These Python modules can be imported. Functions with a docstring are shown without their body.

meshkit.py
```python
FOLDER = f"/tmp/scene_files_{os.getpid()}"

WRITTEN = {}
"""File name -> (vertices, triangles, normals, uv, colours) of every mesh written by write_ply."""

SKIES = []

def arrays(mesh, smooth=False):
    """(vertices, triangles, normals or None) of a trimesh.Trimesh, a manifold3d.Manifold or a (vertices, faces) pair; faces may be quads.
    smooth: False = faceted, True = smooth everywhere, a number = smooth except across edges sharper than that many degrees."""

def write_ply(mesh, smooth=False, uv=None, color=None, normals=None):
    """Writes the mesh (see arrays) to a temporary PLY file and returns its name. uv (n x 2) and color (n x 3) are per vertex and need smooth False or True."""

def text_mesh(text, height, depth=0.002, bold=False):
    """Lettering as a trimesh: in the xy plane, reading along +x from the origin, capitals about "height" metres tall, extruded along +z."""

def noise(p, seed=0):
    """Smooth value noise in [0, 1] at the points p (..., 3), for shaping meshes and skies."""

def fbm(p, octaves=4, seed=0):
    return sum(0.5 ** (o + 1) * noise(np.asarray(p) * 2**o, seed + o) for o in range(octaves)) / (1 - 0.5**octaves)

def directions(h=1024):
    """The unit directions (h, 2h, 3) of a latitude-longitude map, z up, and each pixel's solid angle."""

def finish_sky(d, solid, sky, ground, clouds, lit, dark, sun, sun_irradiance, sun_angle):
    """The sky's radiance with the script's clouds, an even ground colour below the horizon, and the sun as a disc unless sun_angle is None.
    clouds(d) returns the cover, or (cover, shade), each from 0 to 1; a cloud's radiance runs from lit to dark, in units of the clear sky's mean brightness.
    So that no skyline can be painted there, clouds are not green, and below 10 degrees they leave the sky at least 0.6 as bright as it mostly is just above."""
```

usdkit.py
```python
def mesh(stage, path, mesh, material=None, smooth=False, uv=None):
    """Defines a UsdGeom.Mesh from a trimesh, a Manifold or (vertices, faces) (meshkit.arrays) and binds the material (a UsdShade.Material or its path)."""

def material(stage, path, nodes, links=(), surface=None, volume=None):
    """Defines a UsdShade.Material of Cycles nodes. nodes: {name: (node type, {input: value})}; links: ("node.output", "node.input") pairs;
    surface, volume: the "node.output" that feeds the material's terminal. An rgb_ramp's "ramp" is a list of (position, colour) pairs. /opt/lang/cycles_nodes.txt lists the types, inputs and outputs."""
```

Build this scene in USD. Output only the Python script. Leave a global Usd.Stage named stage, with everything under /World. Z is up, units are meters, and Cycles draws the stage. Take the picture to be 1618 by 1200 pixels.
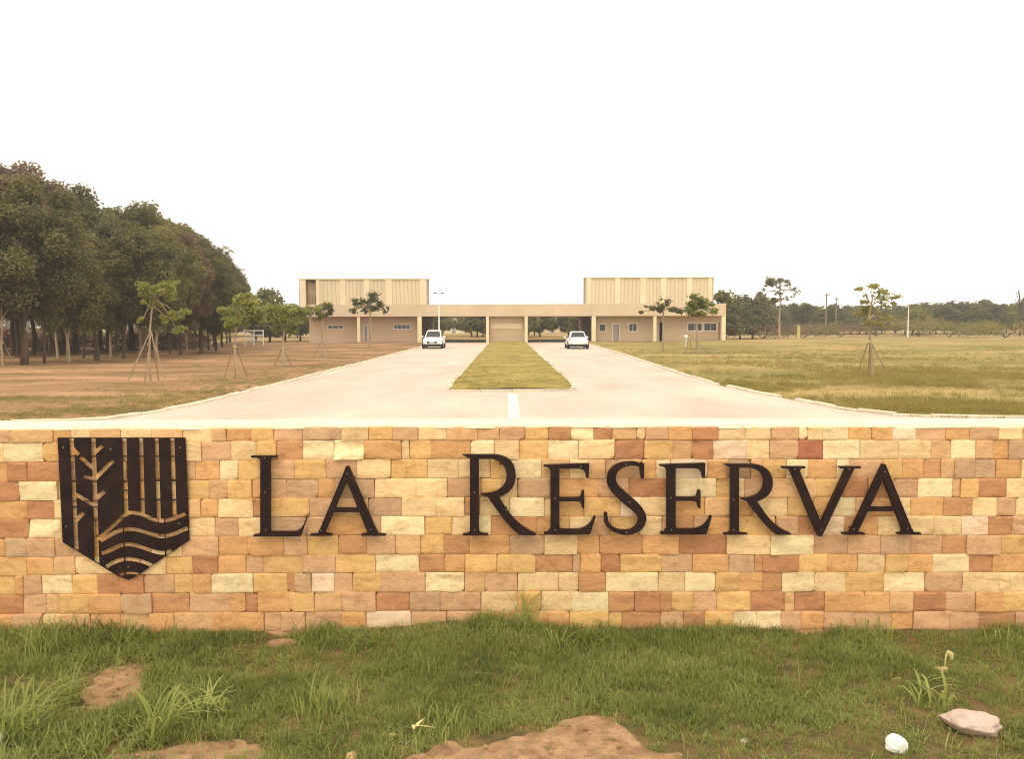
import math, random
import numpy as np, trimesh
from shapely.geometry import Polygon, LineString, Point, box as sbox
from shapely.ops import unary_union
from shapely import affinity
from shapely.prepared import prep
from scipy.spatial import Delaunay
from pxr import Usd, UsdGeom, UsdLux, UsdShade, Gf, Sdf, Vt
import usdkit, meshkit

stage = Usd.Stage.CreateInMemory()
UsdGeom.SetStageUpAxis(stage, 'Z'); UsdGeom.SetStageMetersPerUnit(stage, 1.0)
UsdGeom.Xform.Define(stage, '/World'); UsdGeom.Scope.Define(stage, '/World/Looks')
PI = math.pi

# ------------------------------------------------------------------ camera, sky, sun, exposure
EYE = np.array([0.0, 0.0, 1.647]); PITCH, YAW, ROLL, FPX = math.radians(-3.74), math.radians(0.38), math.radians(0.14), 1346.0
EXPOSURE = 0.0
SUN_EL, SUN_AZ, SUN_I, SUN_ANGLE = math.radians(58), math.radians(-158), 0.30, 30.0     # azimuth = atan2(x, y) towards the sun, soft light behind the viewer
SKY_STRENGTH = 0.12
CLOUD_A, CLOUD_B = (14.6, 13.7, 12.3), (17.0, 16.1, 14.7)

fw = np.array([math.sin(YAW) * math.cos(PITCH), math.cos(YAW) * math.cos(PITCH), math.sin(PITCH)])
rt = np.cross(fw, [0, 0, 1]); rt /= np.linalg.norm(rt); up = np.cross(rt, fw)
RT = rt * math.cos(ROLL) - up * math.sin(ROLL); UP = up * math.cos(ROLL) + rt * math.sin(ROLL)
cam = UsdGeom.Camera.Define(stage, '/World/camera')
cam.CreateHorizontalApertureAttr(36.0); cam.CreateFocalLengthAttr(36.0 * FPX / 1618.0)
cam.CreateClippingRangeAttr(Gf.Vec2f(0.05, 5000)); cam.CreateExposureAttr(EXPOSURE)
M = Gf.Matrix4d(*[float(v) for v in (*RT, 0, *UP, 0, *(-fw), 0, *EYE, 1)])
cam.AddTransformOp().Set(M)

usdkit.material(stage, '/World/Looks/sky', {
    's': ('sky_texture', {'sky_type': 'single_scattering', 'sun_disc': False, 'sun_elevation': SUN_EL, 'sun_rotation': SUN_AZ}),
    'co': ('texture_coordinate', {}), 'n': ('noise_texture', {'scale': 1.6, 'detail': 5.0, 'roughness': 0.55}),
    'r': ('rgb_ramp', {'ramp': [(0.3, CLOUD_A), (0.7, CLOUD_B)]}),
    'm': ('mix', {'fac': 0.93}), 'b': ('background_shader', {'strength': SKY_STRENGTH})},
    [('co.generated', 'n.vector'), ('n.fac', 'r.fac'), ('s.color', 'm.color1'), ('r.color', 'm.color2'), ('m.color', 'b.color')], surface='b.background')
dome = UsdLux.DomeLight.Define(stage, '/World/sky')
UsdShade.MaterialBindingAPI.Apply(dome.GetPrim()).Bind(UsdShade.Material.Get(stage, '/World/Looks/sky'))
dome.GetPrim().SetCustomDataByKey('kind', 'structure'); dome.GetPrim().SetCustomDataByKey('label', 'bright white overcast sky with a faint warm tone'); dome.GetPrim().SetCustomDataByKey('category', 'sky')
sun = UsdLux.DistantLight.Define(stage, '/World/sun')
sun.CreateIntensityAttr(SUN_I); sun.CreateAngleAttr(SUN_ANGLE); sun.CreateNormalizeAttr(True); sun.CreateColorAttr(Gf.Vec3f(1.0, 0.93, 0.83))
sd = np.array([math.sin(SUN_AZ) * math.cos(SUN_EL), math.cos(SUN_AZ) * math.cos(SUN_EL), math.sin(SUN_EL)])
_z = Gf.Vec3d(*map(float, sd)); _x = Gf.Cross(Gf.Vec3d(0, 0, 1), _z).GetNormalized(); _y = Gf.Cross(_z, _x)
sun.AddTransformOp().Set(Gf.Matrix4d(_x[0], _x[1], _x[2], 0, _y[0], _y[1], _y[2], 0, _z[0], _z[1], _z[2], 0, 0, 0, 0, 1))

# ------------------------------------------------------------------ helpers
def ray(px, py): return fw + (px - 809.0) / FPX * RT - (py - 600.0) / FPX * UP
def at_y(px, py, Y): d = ray(px, py); return EYE + d * (Y / d[1])
def on_z(px, py, z): d = ray(px, py); return EYE + d * ((z - EYE[2]) / d[2])
def lin(*c): return tuple(((v / 255.0) / 12.92 if v / 255.0 <= 0.04045 else ((v / 255.0 + 0.055) / 1.055) ** 2.4) for v in c)
def sc(c, k): return tuple(v * k for v in c)

_used = {}
def numbered(path):
    if path not in _used and not stage.GetPrimAtPath(path): _used[path] = 0; return path
    k = _used.get(path, 0)
    while True:
        k += 1
        q = '%s_%03d' % (path, k)
        if not stage.GetPrimAtPath(q): _used[path] = k; return q
def tag(o, label=None, cat=None, group=None, kind=None):
    p = o if isinstance(o, Usd.Prim) else o.GetPrim()
    for k, v in (('label', label), ('category', cat), ('group', group), ('kind', kind)):
        if v: p.SetCustomDataByKey(k, v)
    return p
def thing(name, label, cat, loc=(0, 0, 0), rotz=0.0, scale=None, group=None):
    x = UsdGeom.Xform.Define(stage, numbered('/World/' + name))
    x.AddTranslateOp().Set(Gf.Vec3d(*map(float, loc))); x.AddRotateZOp().Set(float(rotz))
    if scale is not None: x.AddScaleOp().Set(Gf.Vec3f(*map(float, scale)))
    return tag(x, label, cat, group)
def obj(name, mesh, m, parent=None, smooth=False):
    root = '/World' if parent is None else str(parent.GetPath())
    if isinstance(mesh, list): mesh = trimesh.util.concatenate(mesh)
    return usdkit.mesh(stage, numbered(root + '/' + name), mesh, MATS[m] if isinstance(m, str) else m, smooth=smooth).GetPrim()
def copy_of(src, name, label, cat, loc, rotz=0.0, scale=None, group=None):
    t = thing(name, label, cat, loc, rotz, scale, group)
    t.GetReferences().AddInternalReference(src.GetPath() if isinstance(src, Usd.Prim) else src); t.SetInstanceable(True)
    return t
def bx(x0, x1, y0, y1, z0, z1):
    b = trimesh.creation.box([x1 - x0, y1 - y0, z1 - z0]); b.apply_translation([(x0 + x1) / 2, (y0 + y1) / 2, (z0 + z1) / 2]); return b
def tube(pts, radii, n=8):
    """a tapered tube along points"""
    pts = np.asarray(pts, float); radii = np.broadcast_to(np.asarray(radii, float), (len(pts),))
    V, F = [], []
    for i, p in enumerate(pts):
        t = pts[min(i + 1, len(pts) - 1)] - pts[max(i - 1, 0)]; t /= max(np.linalg.norm(t), 1e-9)
        a = np.cross(t, [0, 0, 1] if abs(t[2]) < 0.9 else [1, 0, 0]); a /= np.linalg.norm(a); b = np.cross(t, a)
        for k in range(n):
            an = 2 * PI * k / n; V.append(p + radii[i] * (math.cos(an) * a + math.sin(an) * b))
    for i in range(len(pts) - 1):
        for k in range(n):
            q = (k + 1) % n
            F += [[i * n + k, i * n + q, (i + 1) * n + q], [i * n + k, (i + 1) * n + q, (i + 1) * n + k]]
    c0, c1 = len(V), len(V) + 1; V += [pts[0], pts[-1]]
    for k in range(n):
        q = (k + 1) % n; F += [[c0, q, k], [c1, (len(pts) - 1) * n + k, (len(pts) - 1) * n + q]]
    return trimesh.Trimesh(np.array(V), np.array(F), process=False)
def wall_extrude(poly, y_front, depth):
    """a shapely polygon in (x, z), made a slab from y_front to y_front + depth"""
    out = []
    for g in getattr(poly, 'geoms', [poly]):
        if g.is_empty or g.area < 1e-8: continue
        m = trimesh.creation.extrude_polygon(g, depth, engine='earcut')
        v = m.vertices.copy(); m.vertices = np.stack([v[:, 0], y_front + depth - v[:, 2], v[:, 1]], 1); out.append(m)
    return trimesh.util.concatenate(out)
def frame_ring(x0, x1, z0, z1, w): return sbox(x0, z0, x1, z1).difference(sbox(x0 + w, z0 + w, x1 - w, z1 - w))

# ------------------------------------------------------------------ materials
MATS = {}
def noisy(name, c1, c2, scale=8.0, rough=0.8, bump=0.0, bump_scale=60.0, stretch=(1, 1, 1), spec=0.3, vary=0.0, metallic=0.0, detail=5.0, lo=0.35, hi=0.65, dist=0.01):
    nodes = {'g': ('geometry', {}), 'mp': ('mapping', {'scale': stretch}), 'n': ('noise_texture', {'scale': scale, 'detail': detail, 'roughness': 0.6}),
             'r': ('rgb_ramp', {'ramp': [(lo, c1), (hi, c2)]}), 'p': ('principled_bsdf', {'roughness': rough, 'specular_ior_level': spec, 'metallic': metallic})}
    links = [('g.position', 'mp.vector'), ('mp.vector', 'n.vector'), ('n.fac', 'r.fac')]
    col = 'r.color'
    if vary > 0:
        nodes['o'] = ('object_info', {}); nodes['mr'] = ('map_range', {'from_min': 0.0, 'from_max': 1.0, 'to_min': 1 - vary, 'to_max': 1 + vary}); nodes['h'] = ('hsv', {})
        links += [('o.random', 'mr.value'), ('mr.result', 'h.value'), ('r.color', 'h.color')]; col = 'h.color'
    links.append((col, 'p.base_color'))
    if bump > 0:
        nodes['n2'] = ('noise_texture', {'scale': bump_scale, 'detail': 6.0, 'roughness': 0.65}); nodes['b'] = ('bump', {'strength': bump, 'distance': dist})
        links += [('mp.vector', 'n2.vector'), ('n2.fac', 'b.height'), ('b.normal', 'p.normal')]
    MATS[name] = usdkit.material(stage, '/World/Looks/' + name, nodes, links, surface='p.BSDF'); return MATS[name]
def plain(name, c, rough=0.5, spec=0.5, metallic=0.0, coat=0.0):
    MATS[name] = usdkit.material(stage, '/World/Looks/' + name, {'p': ('principled_bsdf', {'base_color': c, 'roughness': rough, 'specular_ior_level': spec, 'metallic': metallic, 'coat_weight': coat})}, [], surface='p.BSDF')
def leafy(name, cols, rough=0.6, trans=0.25, big=0.6, leafvar=0.45):
    """leaves: every leaf its own tone, with broad tone drifts across the plant"""
    k = len(cols)
    nodes = {'g': ('geometry', {}), 'o': ('object_info', {}), 'n': ('noise_texture', {'scale': big, 'detail': 2.0}),
             'a1': ('math', {'math_type': 'multiply', 'value2': leafvar}), 'a2': ('math', {'math_type': 'multiply', 'value2': 1.15 - leafvar}), 'a3': ('math', {'math_type': 'multiply_add', 'value2': 0.25}),
             'a4': ('math', {'math_type': 'add'}), 'a5': ('math', {'math_type': 'subtract', 'value2': 0.18, 'use_clamp': True}),
             'r': ('rgb_ramp', {'ramp': [(i / (k - 1), c) for i, c in enumerate(cols)]}),
             'p': ('principled_bsdf', {'roughness': rough, 'specular_ior_level': 0.25}), 't': ('translucent_bsdf', {}), 'm': ('mix_closure', {'fac': trans})}
    links = [('g.random_per_island', 'a1.value1'), ('g.position', 'n.vector'), ('n.fac', 'a2.value1'), ('o.random', 'a3.value1'), ('a1.value', 'a3.value3'),
             ('a3.value', 'a4.value1'), ('a2.value', 'a4.value2'), ('a4.value', 'a5.value1'), ('a5.value', 'r.fac'),
             ('r.color', 'p.base_color'), ('r.color', 't.color'), ('p.BSDF', 'm.closure1'), ('t.BSDF', 'm.closure2')]
    MATS[name] = usdkit.material(stage, '/World/Looks/' + name, nodes, links, surface='m.closure')

def tint(c, k):
    r, g, b = lin(*(.84 * v + .16 * w for v, w in zip(c, (214, 168, 114)))); return (r * k * .99, g * k * .99, b * k * 1.02)
# sandstone tones: code -> (light, dark) of the stone itself
TONES = {'C': ((238, 216, 166), (216, 186, 130)), 'c': ((230, 199, 145), (208, 168, 110)), 'y': ((218, 175, 110), (196, 145, 80)), 't': ((214, 170, 118), (190, 142, 92)),
         'o': ((212, 160, 102), (192, 134, 78)), 'b': ((190, 138, 92), (164, 114, 74)), 'r': ((182, 126, 86), (156, 102, 68)), 'R': ((176, 106, 78), (158, 90, 66)),
         'p': ((206, 162, 120), (184, 138, 98)), 'g': ((192, 156, 118), (170, 134, 98)), 'k': ((238, 210, 176), (220, 180, 142))}
for code, (a, b) in TONES.items():
    nm = 'sandstone_' + {'C': 'cream', 'c': 'pale', 'y': 'yellow', 't': 'tan', 'o': 'ochre', 'b': 'brown', 'r': 'russet', 'R': 'brick_red', 'p': 'pinkish', 'g': 'greyish', 'k': 'rose'}[code]
    nodes = {'g': ('geometry', {}), 'o': ('object_info', {}), 'mp': ('mapping', {'scale': (1, 1, 2.6)}), 'n': ('noise_texture', {'scale': 8.0, 'detail': 7.0, 'roughness': 0.66, 'distortion': 0.9}),
             'n3': ('noise_texture', {'scale': 120.0, 'detail': 3.0}), 'n2': ('noise_texture', {'scale': 70.0, 'detail': 7.0, 'roughness': 0.7}),
             'r': ('rgb_ramp', {'ramp': [(0.3, tint(b, 0.92)), (0.5, tint(a, 1.0)), (0.75, tint(a, 1.10))]}),
             'mr': ('map_range', {'from_min': 0.0, 'from_max': 1.0, 'to_min': 0.92, 'to_max': 1.10}), 'h': ('hsv', {}),
             'mr2': ('map_range', {'from_min': 0.3, 'from_max': 0.7, 'to_min': 0.9, 'to_max': 1.08}), 'h2': ('hsv', {}),
             'nv': ('noise_texture', {'scale': 7.0, 'detail': 4.0, 'distortion': 2.2}), 'rv': ('rgb_ramp', {'ramp': [(0.47, (1, 1, 1)), (0.497, (.74, .66, .58)), (0.505, (.74, .66, .58)), (0.53, (1, 1, 1))]}),
             'mv': ('mix', {'mix_type': 'multiply', 'fac': 0.35}), 'b': ('bump', {'strength': 0.6, 'distance': 0.007}), 'p': ('principled_bsdf', {'roughness': 0.88, 'specular_ior_level': 0.2})}
    links = [('g.position', 'mp.vector'), ('mp.vector', 'n.vector'), ('mp.vector', 'n2.vector'), ('g.position', 'n3.vector'), ('n.fac', 'r.fac'), ('o.random', 'mr.value'), ('mr.result', 'h.value'), ('r.color', 'h.color'),
             ('n3.fac', 'mr2.value'), ('mr2.result', 'h2.value'), ('h.color', 'h2.color'), ('g.position', 'nv.vector'), ('nv.fac', 'rv.fac'), ('h2.color', 'mv.color1'), ('rv.color', 'mv.color2'), ('mv.color', 'p.base_color'), ('n2.fac', 'b.height'), ('b.normal', 'p.normal')]
    MATS['stone_' + code] = usdkit.material(stage, '/World/Looks/' + nm, nodes, links, surface='p.BSDF')
noisy('mortar', lin(140, 106, 76), lin(166, 130, 96), 30, 0.95, 0.4, 90)
noisy('coping', lin(212, 196, 160), lin(226, 212, 180), 6, 0.9, 0.4, 60)
noisy('dark_metal', lin(34, 22, 20), lin(48, 32, 28), 14, 0.6, 0.1, 200, spec=0.12)
noisy('screw_metal', lin(110, 95, 90), lin(130, 115, 108), 60, 0.4, metallic=0.6)
noisy('road_concrete', lin(176, 160, 141), lin(195, 178, 158), 0.5, 0.92, 0.25, 30, stretch=(1, 0.35, 1), spec=0.15, detail=8)
noisy('kerb_concrete', lin(190, 176, 150), lin(206, 193, 168), 2.0, 0.9, 0.3, 25, vary=0.04)
noisy('line_paint', lin(206, 198, 176), lin(216, 208, 188), 3.0, 0.8)
noisy('lawn_soil', lin(92, 80, 50), lin(128, 104, 68), 5.0, 0.97, 0.8, 60, spec=0.1, dist=0.02)
noisy('bare_soil', lin(158, 122, 88), lin(204, 164, 124), 14.0, 0.97, 1.0, 110, spec=0.1, dist=0.02)
noisy('left_dirt', lin(108, 88, 54), lin(168, 128, 94), 0.35, 0.97, 0.6, 6, stretch=(0.5, 1, 1), spec=0.1, detail=9, dist=0.05)
noisy('right_turf', lin(114, 104, 54), lin(162, 136, 84), 0.22, 0.97, 0.6, 6, stretch=(0.4, 1, 1), spec=0.1, detail=9, dist=0.05)
noisy('island_turf', lin(126, 110, 54), lin(160, 138, 74), 0.6, 0.97, 0.6, 8, spec=0.1, detail=8, dist=0.05)
noisy('far_ground', lin(122, 104, 62), lin(156, 128, 82), 0.05, 0.97, 0, spec=0.1, detail=8)
noisy('render_beige', lin(194, 172, 142), lin(204, 182, 152), 0.4, 0.9, 0.2, 30, spec=0.2)
noisy('render_light', lin(216, 196, 162), lin(224, 206, 174), 0.4, 0.9, 0.2, 30, spec=0.2)
noisy('render_panel', lin(204, 184, 152), lin(214, 194, 162), 0.3, 0.9, 0.2, 30, stretch=(3, 3, 0.3), spec=0.2)
noisy('lodge_wall', lin(182, 156, 126), lin(192, 166, 136), 0.4, 0.92, 0.2, 30, spec=0.15)
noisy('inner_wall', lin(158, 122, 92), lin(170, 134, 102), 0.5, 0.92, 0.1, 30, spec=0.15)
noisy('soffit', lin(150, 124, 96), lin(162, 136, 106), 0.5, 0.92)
plain('window_frame', lin(200, 188, 174), 0.6, 0.2)
noisy('grey_return', lin(140, 130, 116), lin(152, 142, 126), 0.5, 0.9)
plain('door_grey', lin(150, 136, 128), 0.5)
plain('metal_dark', lin(70, 66, 64), 0.5)
plain('pole_white', lin(226, 222, 212), 0.45)
plain('car_white', lin(232, 230, 226), 0.25, coat=0.6)
plain('tyre', lin(34, 32, 31), 0.9)
plain('rim', lin(160, 158, 156), 0.35, metallic=0.7)
plain('black_trim', lin(36, 35, 35), 0.6)
plain('tail_red', lin(150, 40, 34), 0.25)
plain('lamp_clear', lin(205, 205, 205), 0.15)
plain('plate', lin(210, 210, 200), 0.5)
MATS['glass'] = usdkit.material(stage, '/World/Looks/window_glass', {'f': ('fresnel', {'IOR': 1.13}), 't': ('principled_bsdf', {'base_color': (0.012, 0.011, 0.010), 'roughness': 0.08}), 'g': ('glossy_bsdf', {'color': (0.9, 0.9, 0.9), 'roughness': 0.03}), 'm': ('mix_closure', {})},
    [('f.fac', 'm.fac'), ('t.BSDF', 'm.closure1'), ('g.BSDF', 'm.closure2')], surface='m.closure')
noisy('bark_dark', lin(64, 48, 36), lin(92, 72, 54), 3.0, 0.95, 0.6, 14, stretch=(1, 1, 0.25))
noisy('bark_pale', lin(140, 118, 92), lin(172, 150, 122), 3.0, 0.95, 0.6, 14, stretch=(1, 1, 0.25))
noisy('stake_wood', lin(126, 104, 80), lin(158, 132, 104), 5.0, 0.9, 0.3, 20, stretch=(1, 1, 0.2))
noisy('pole_wood', lin(110, 92, 74), lin(134, 114, 94), 5.0, 0.9)
noisy('yellow_post', lin(176, 164, 104), lin(188, 176, 116), 5.0, 0.7)
noisy('rock_white', lin(226, 220, 206), lin(240, 236, 226), 30.0, 0.9, 0.8, 60)
noisy('rock_pink', lin(172, 148, 132), lin(200, 176, 158), 12.0, 0.92, 0.8, 50)
noisy('rock_brown', lin(136, 100, 74), lin(164, 126, 96), 20.0, 0.95, 0.8, 50)
noisy('rock_tan', lin(176, 140, 98), lin(206, 170, 122), 20.0, 0.92, 0.6, 60)
noisy('straw', lin(190, 172, 112), lin(214, 196, 136), 30.0, 0.9)
leafy('leaf_forest', [lin(68, 62, 38), lin(90, 84, 48), lin(112, 104, 60), lin(134, 120, 74)], trans=0.2, big=0.45, leafvar=.22)
leafy('leaf_forest_brown', [lin(86, 68, 50), lin(112, 90, 66), lin(136, 112, 84), lin(154, 130, 100)], trans=0.2, big=0.45, leafvar=.22)
leafy('leaf_forest_olive', [lin(78, 74, 42), lin(104, 98, 54), lin(126, 116, 66), lin(146, 132, 80)], trans=0.2, big=0.45, leafvar=.22)
leafy('leaf_belt', [lin(72, 68, 42), lin(94, 88, 54), lin(114, 104, 64), lin(130, 118, 74)], trans=0.15, big=0.2, leafvar=.25)
leafy('leaf_bush', [lin(110, 98, 48), lin(140, 124, 62), lin(164, 146, 78), lin(180, 160, 90)], trans=0.15, big=0.3)
leafy('leaf_young', [lin(98, 100, 48), lin(130, 130, 66), lin(156, 152, 86), lin(180, 172, 106)], trans=0.3, big=0.8)
leafy('leaf_young_dark', [lin(76, 72, 42), lin(98, 92, 54), lin(116, 108, 64), lin(134, 124, 76)], trans=0.3, big=0.8)
leafy('leaf_young_dry', [lin(122, 114, 66), lin(148, 138, 84), lin(172, 160, 102), lin(194, 180, 120)], trans=0.3, big=0.8)
leafy('grass_lawn', [lin(90, 98, 47), lin(122, 128, 64), lin(152, 154, 86), lin(180, 176, 112), lin(202, 192, 136)], trans=0.35, big=2.2)
leafy('grass_weed', [lin(112, 118, 56), lin(144, 148, 78), lin(174, 174, 104), lin(198, 194, 132)], trans=0.35, big=3.0)
leafy('grass_field', [lin(106, 98, 46), lin(136, 122, 60), lin(164, 142, 78), lin(190, 164, 98)], trans=0.3, big=0.25)
leafy('grass_island', [lin(104, 94, 32), lin(134, 118, 46), lin(160, 138, 62), lin(184, 156, 80)], trans=0.3, big=0.5)
leafy('grass_left', [lin(100, 94, 44), lin(128, 116, 58), lin(154, 136, 76), lin(184, 154, 100)], trans=0.3, big=0.3)
leafy('leaf_litter', [lin(120, 78, 50), lin(150, 100, 64), lin(176, 124, 82), lin(196, 146, 100)], trans=0.1, big=0.5)
# ------------------------------------------------------------------ ground, road, kerbs
YB = 95.0
ZR, ZF = -0.45, -0.35                    # road and field levels
def grid_fill(poly, step, zfun, edge_step=None):
    """triangulated sheet over a polygon with heights from zfun(x, y)"""
    pp = prep(poly); x0, y0, x1, y1 = poly.bounds
    b = poly.exterior; n = max(int(b.length / (edge_step or step)), 8)
    pts = [b.interpolate(i / n, normalized=True).coords[0] for i in range(n)] + list(b.coords)[:-1]
    inner = poly.buffer(-step * 0.35); ip = prep(inner)
    rg = np.random.default_rng(5)
    for x in np.arange(x0, x1, step):
        for y in np.arange(y0, y1, step):
            q = (x + rg.uniform(-.25, .25) * step, y + rg.uniform(-.25, .25) * step)
            if ip.contains(Point(q)): pts.append(q)
    pts = np.unique(np.round(np.array(pts), 4), axis=0)
    tri = Delaunay(pts).simplices
    cen = pts[tri].mean(1)
    keep = np.array([pp.contains(Point(c)) for c in cen])
    tri = tri[keep]; a = pts[tri]
    area = (a[:, 1, 0] - a[:, 0, 0]) * (a[:, 2, 1] - a[:, 0, 1]) - (a[:, 1, 1] - a[:, 0, 1]) * (a[:, 2, 0] - a[:, 0, 0])
    tri[area < 0] = tri[area < 0][:, ::-1]
    return trimesh.Trimesh(np.column_stack([pts, zfun(pts[:, 0], pts[:, 1])]), tri[np.abs(area) > 1e-7], process=False)

L_PX = [(-60, 670), (0, 669.5), (60, 669), (120, 667), (180, 663), (250, 652), (300, 643), (400, 618), (455, 604)]
R_PX = [(1700, 662), (1618, 661.5), (1500, 660.5), (1410, 657), (1330, 648), (1250, 632), (1180, 619), (1130, 608)]
left_edge = [tuple(on_z(px, py, ZR)[:2]) for px, py in L_PX] + [(-7.75, 48), (-7.8, 70), (-7.85, YB - 1)]
right_edge = [tuple(on_z(px, py, ZR)[:2]) for px, py in R_PX] + [(7.2, 36), (7.9, 58), (8.4, 80), (8.5, YB - 1)]
far = [(8.5, 112), (-7.85, 112)]
road_poly = Polygon([(-16, 7.5), (16, 7.5), (16, right_edge[0][1])] + right_edge + far + left_edge[::-1] + [(-16, left_edge[0][1])]).buffer(0)
def relief(amp, scale, base, seed=0):
    return lambda x, y: base + amp * (meshkit.fbm(np.stack([np.asarray(x) / scale, np.asarray(y) / scale, np.zeros_like(x)], -1), 3, seed) - 0.5) * 2

tag(obj('ground', trimesh.Trimesh([[-1500, 5.5, ZR - .06], [1500, 5.5, ZR - .06], [1500, 2500, ZR - .06], [-1500, 2500, ZR - .06]], [[0, 1, 2], [0, 2, 3]], process=False), 'far_ground'), 'flat dry grassland running to the horizon', 'ground', kind='structure')
rm = grid_fill(road_poly, 2.5, lambda x, y: np.full(len(x), ZR))
tag(obj('road', rm, 'road_concrete'), 'pale cream concrete entrance road splitting round the grass island', 'road', kind='structure')

ISL = [on_z(702, 620, ZR)[:2], on_z(916, 620, ZR)[:2]]
isl_y0, isl_x0, isl_x1 = ISL[0][1] + .1, ISL[0][0], ISL[1][0]
rc = Polygon([(isl_x0, YB + .5), (isl_x0, isl_y0 + .5), (isl_x0 + .25, isl_y0 + .1), (isl_x0 + .7, isl_y0), (isl_x1 - .7, isl_y0), (isl_x1 - .25, isl_y0 + .1), (isl_x1, isl_y0 + .5), (isl_x1, YB + .5)])
def island_z(x, y): return relief(.05, 2.5, ZF - .01, 7)(x, y) + .05 * np.exp(-((np.asarray(x) - (isl_x0 + isl_x1) / 2) / 1.2) ** 2)
inner_isl = rc.buffer(-.10)
tag(obj('island_turf', grid_fill(inner_isl, .55, island_z), 'island_turf', smooth=True), 'narrow strip of yellowish turf between the two lanes', 'grass strip', kind='structure')
left_poly = Polygon([(-90, left_edge[0][1] - 0.2)] + [(x - .12, y) for x, y in left_edge] + [(-7.97, YB + 1), (-90, YB + 1)]).buffer(0)
right_poly = Polygon([(110, right_edge[0][1] - .2)] + [(x + .12, y) for x, y in right_edge] + [(8.62, YB + 1), (110, YB + 1)]).buffer(0)
L_LINE, R_LINE = LineString(left_edge), LineString(right_edge)
def edge_drop(x, y, line):
    d = np.array([line.distance(Point(a, b)) for a, b in zip(np.atleast_1d(x), np.atleast_1d(y))])
    return .11 * np.clip(1 - (d - .10) / .8, 0, 1)
def left_z(x, y): return relief(.10, 5, ZF - .02, 11)(x, y) - edge_drop(x, y, L_LINE)
def right_z(x, y): return relief(.12, 5, ZF + .0, 13)(x, y) - edge_drop(x, y, R_LINE) + .0035 * np.clip(np.asarray(y) - 40, 0, 60) * np.clip((np.asarray(x) - 15) / 15, 0, 1)
tag(obj('dirt_field', grid_fill(left_poly, 1.6, left_z), 'left_dirt', smooth=True), 'dry brown earth field with thin grass left of the road', 'field', kind='structure')
tag(obj('grass_field', grid_fill(right_poly, 1.6, right_z), 'right_turf', smooth=True), 'olive rough grass field right of the road', 'field', kind='structure')

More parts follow.
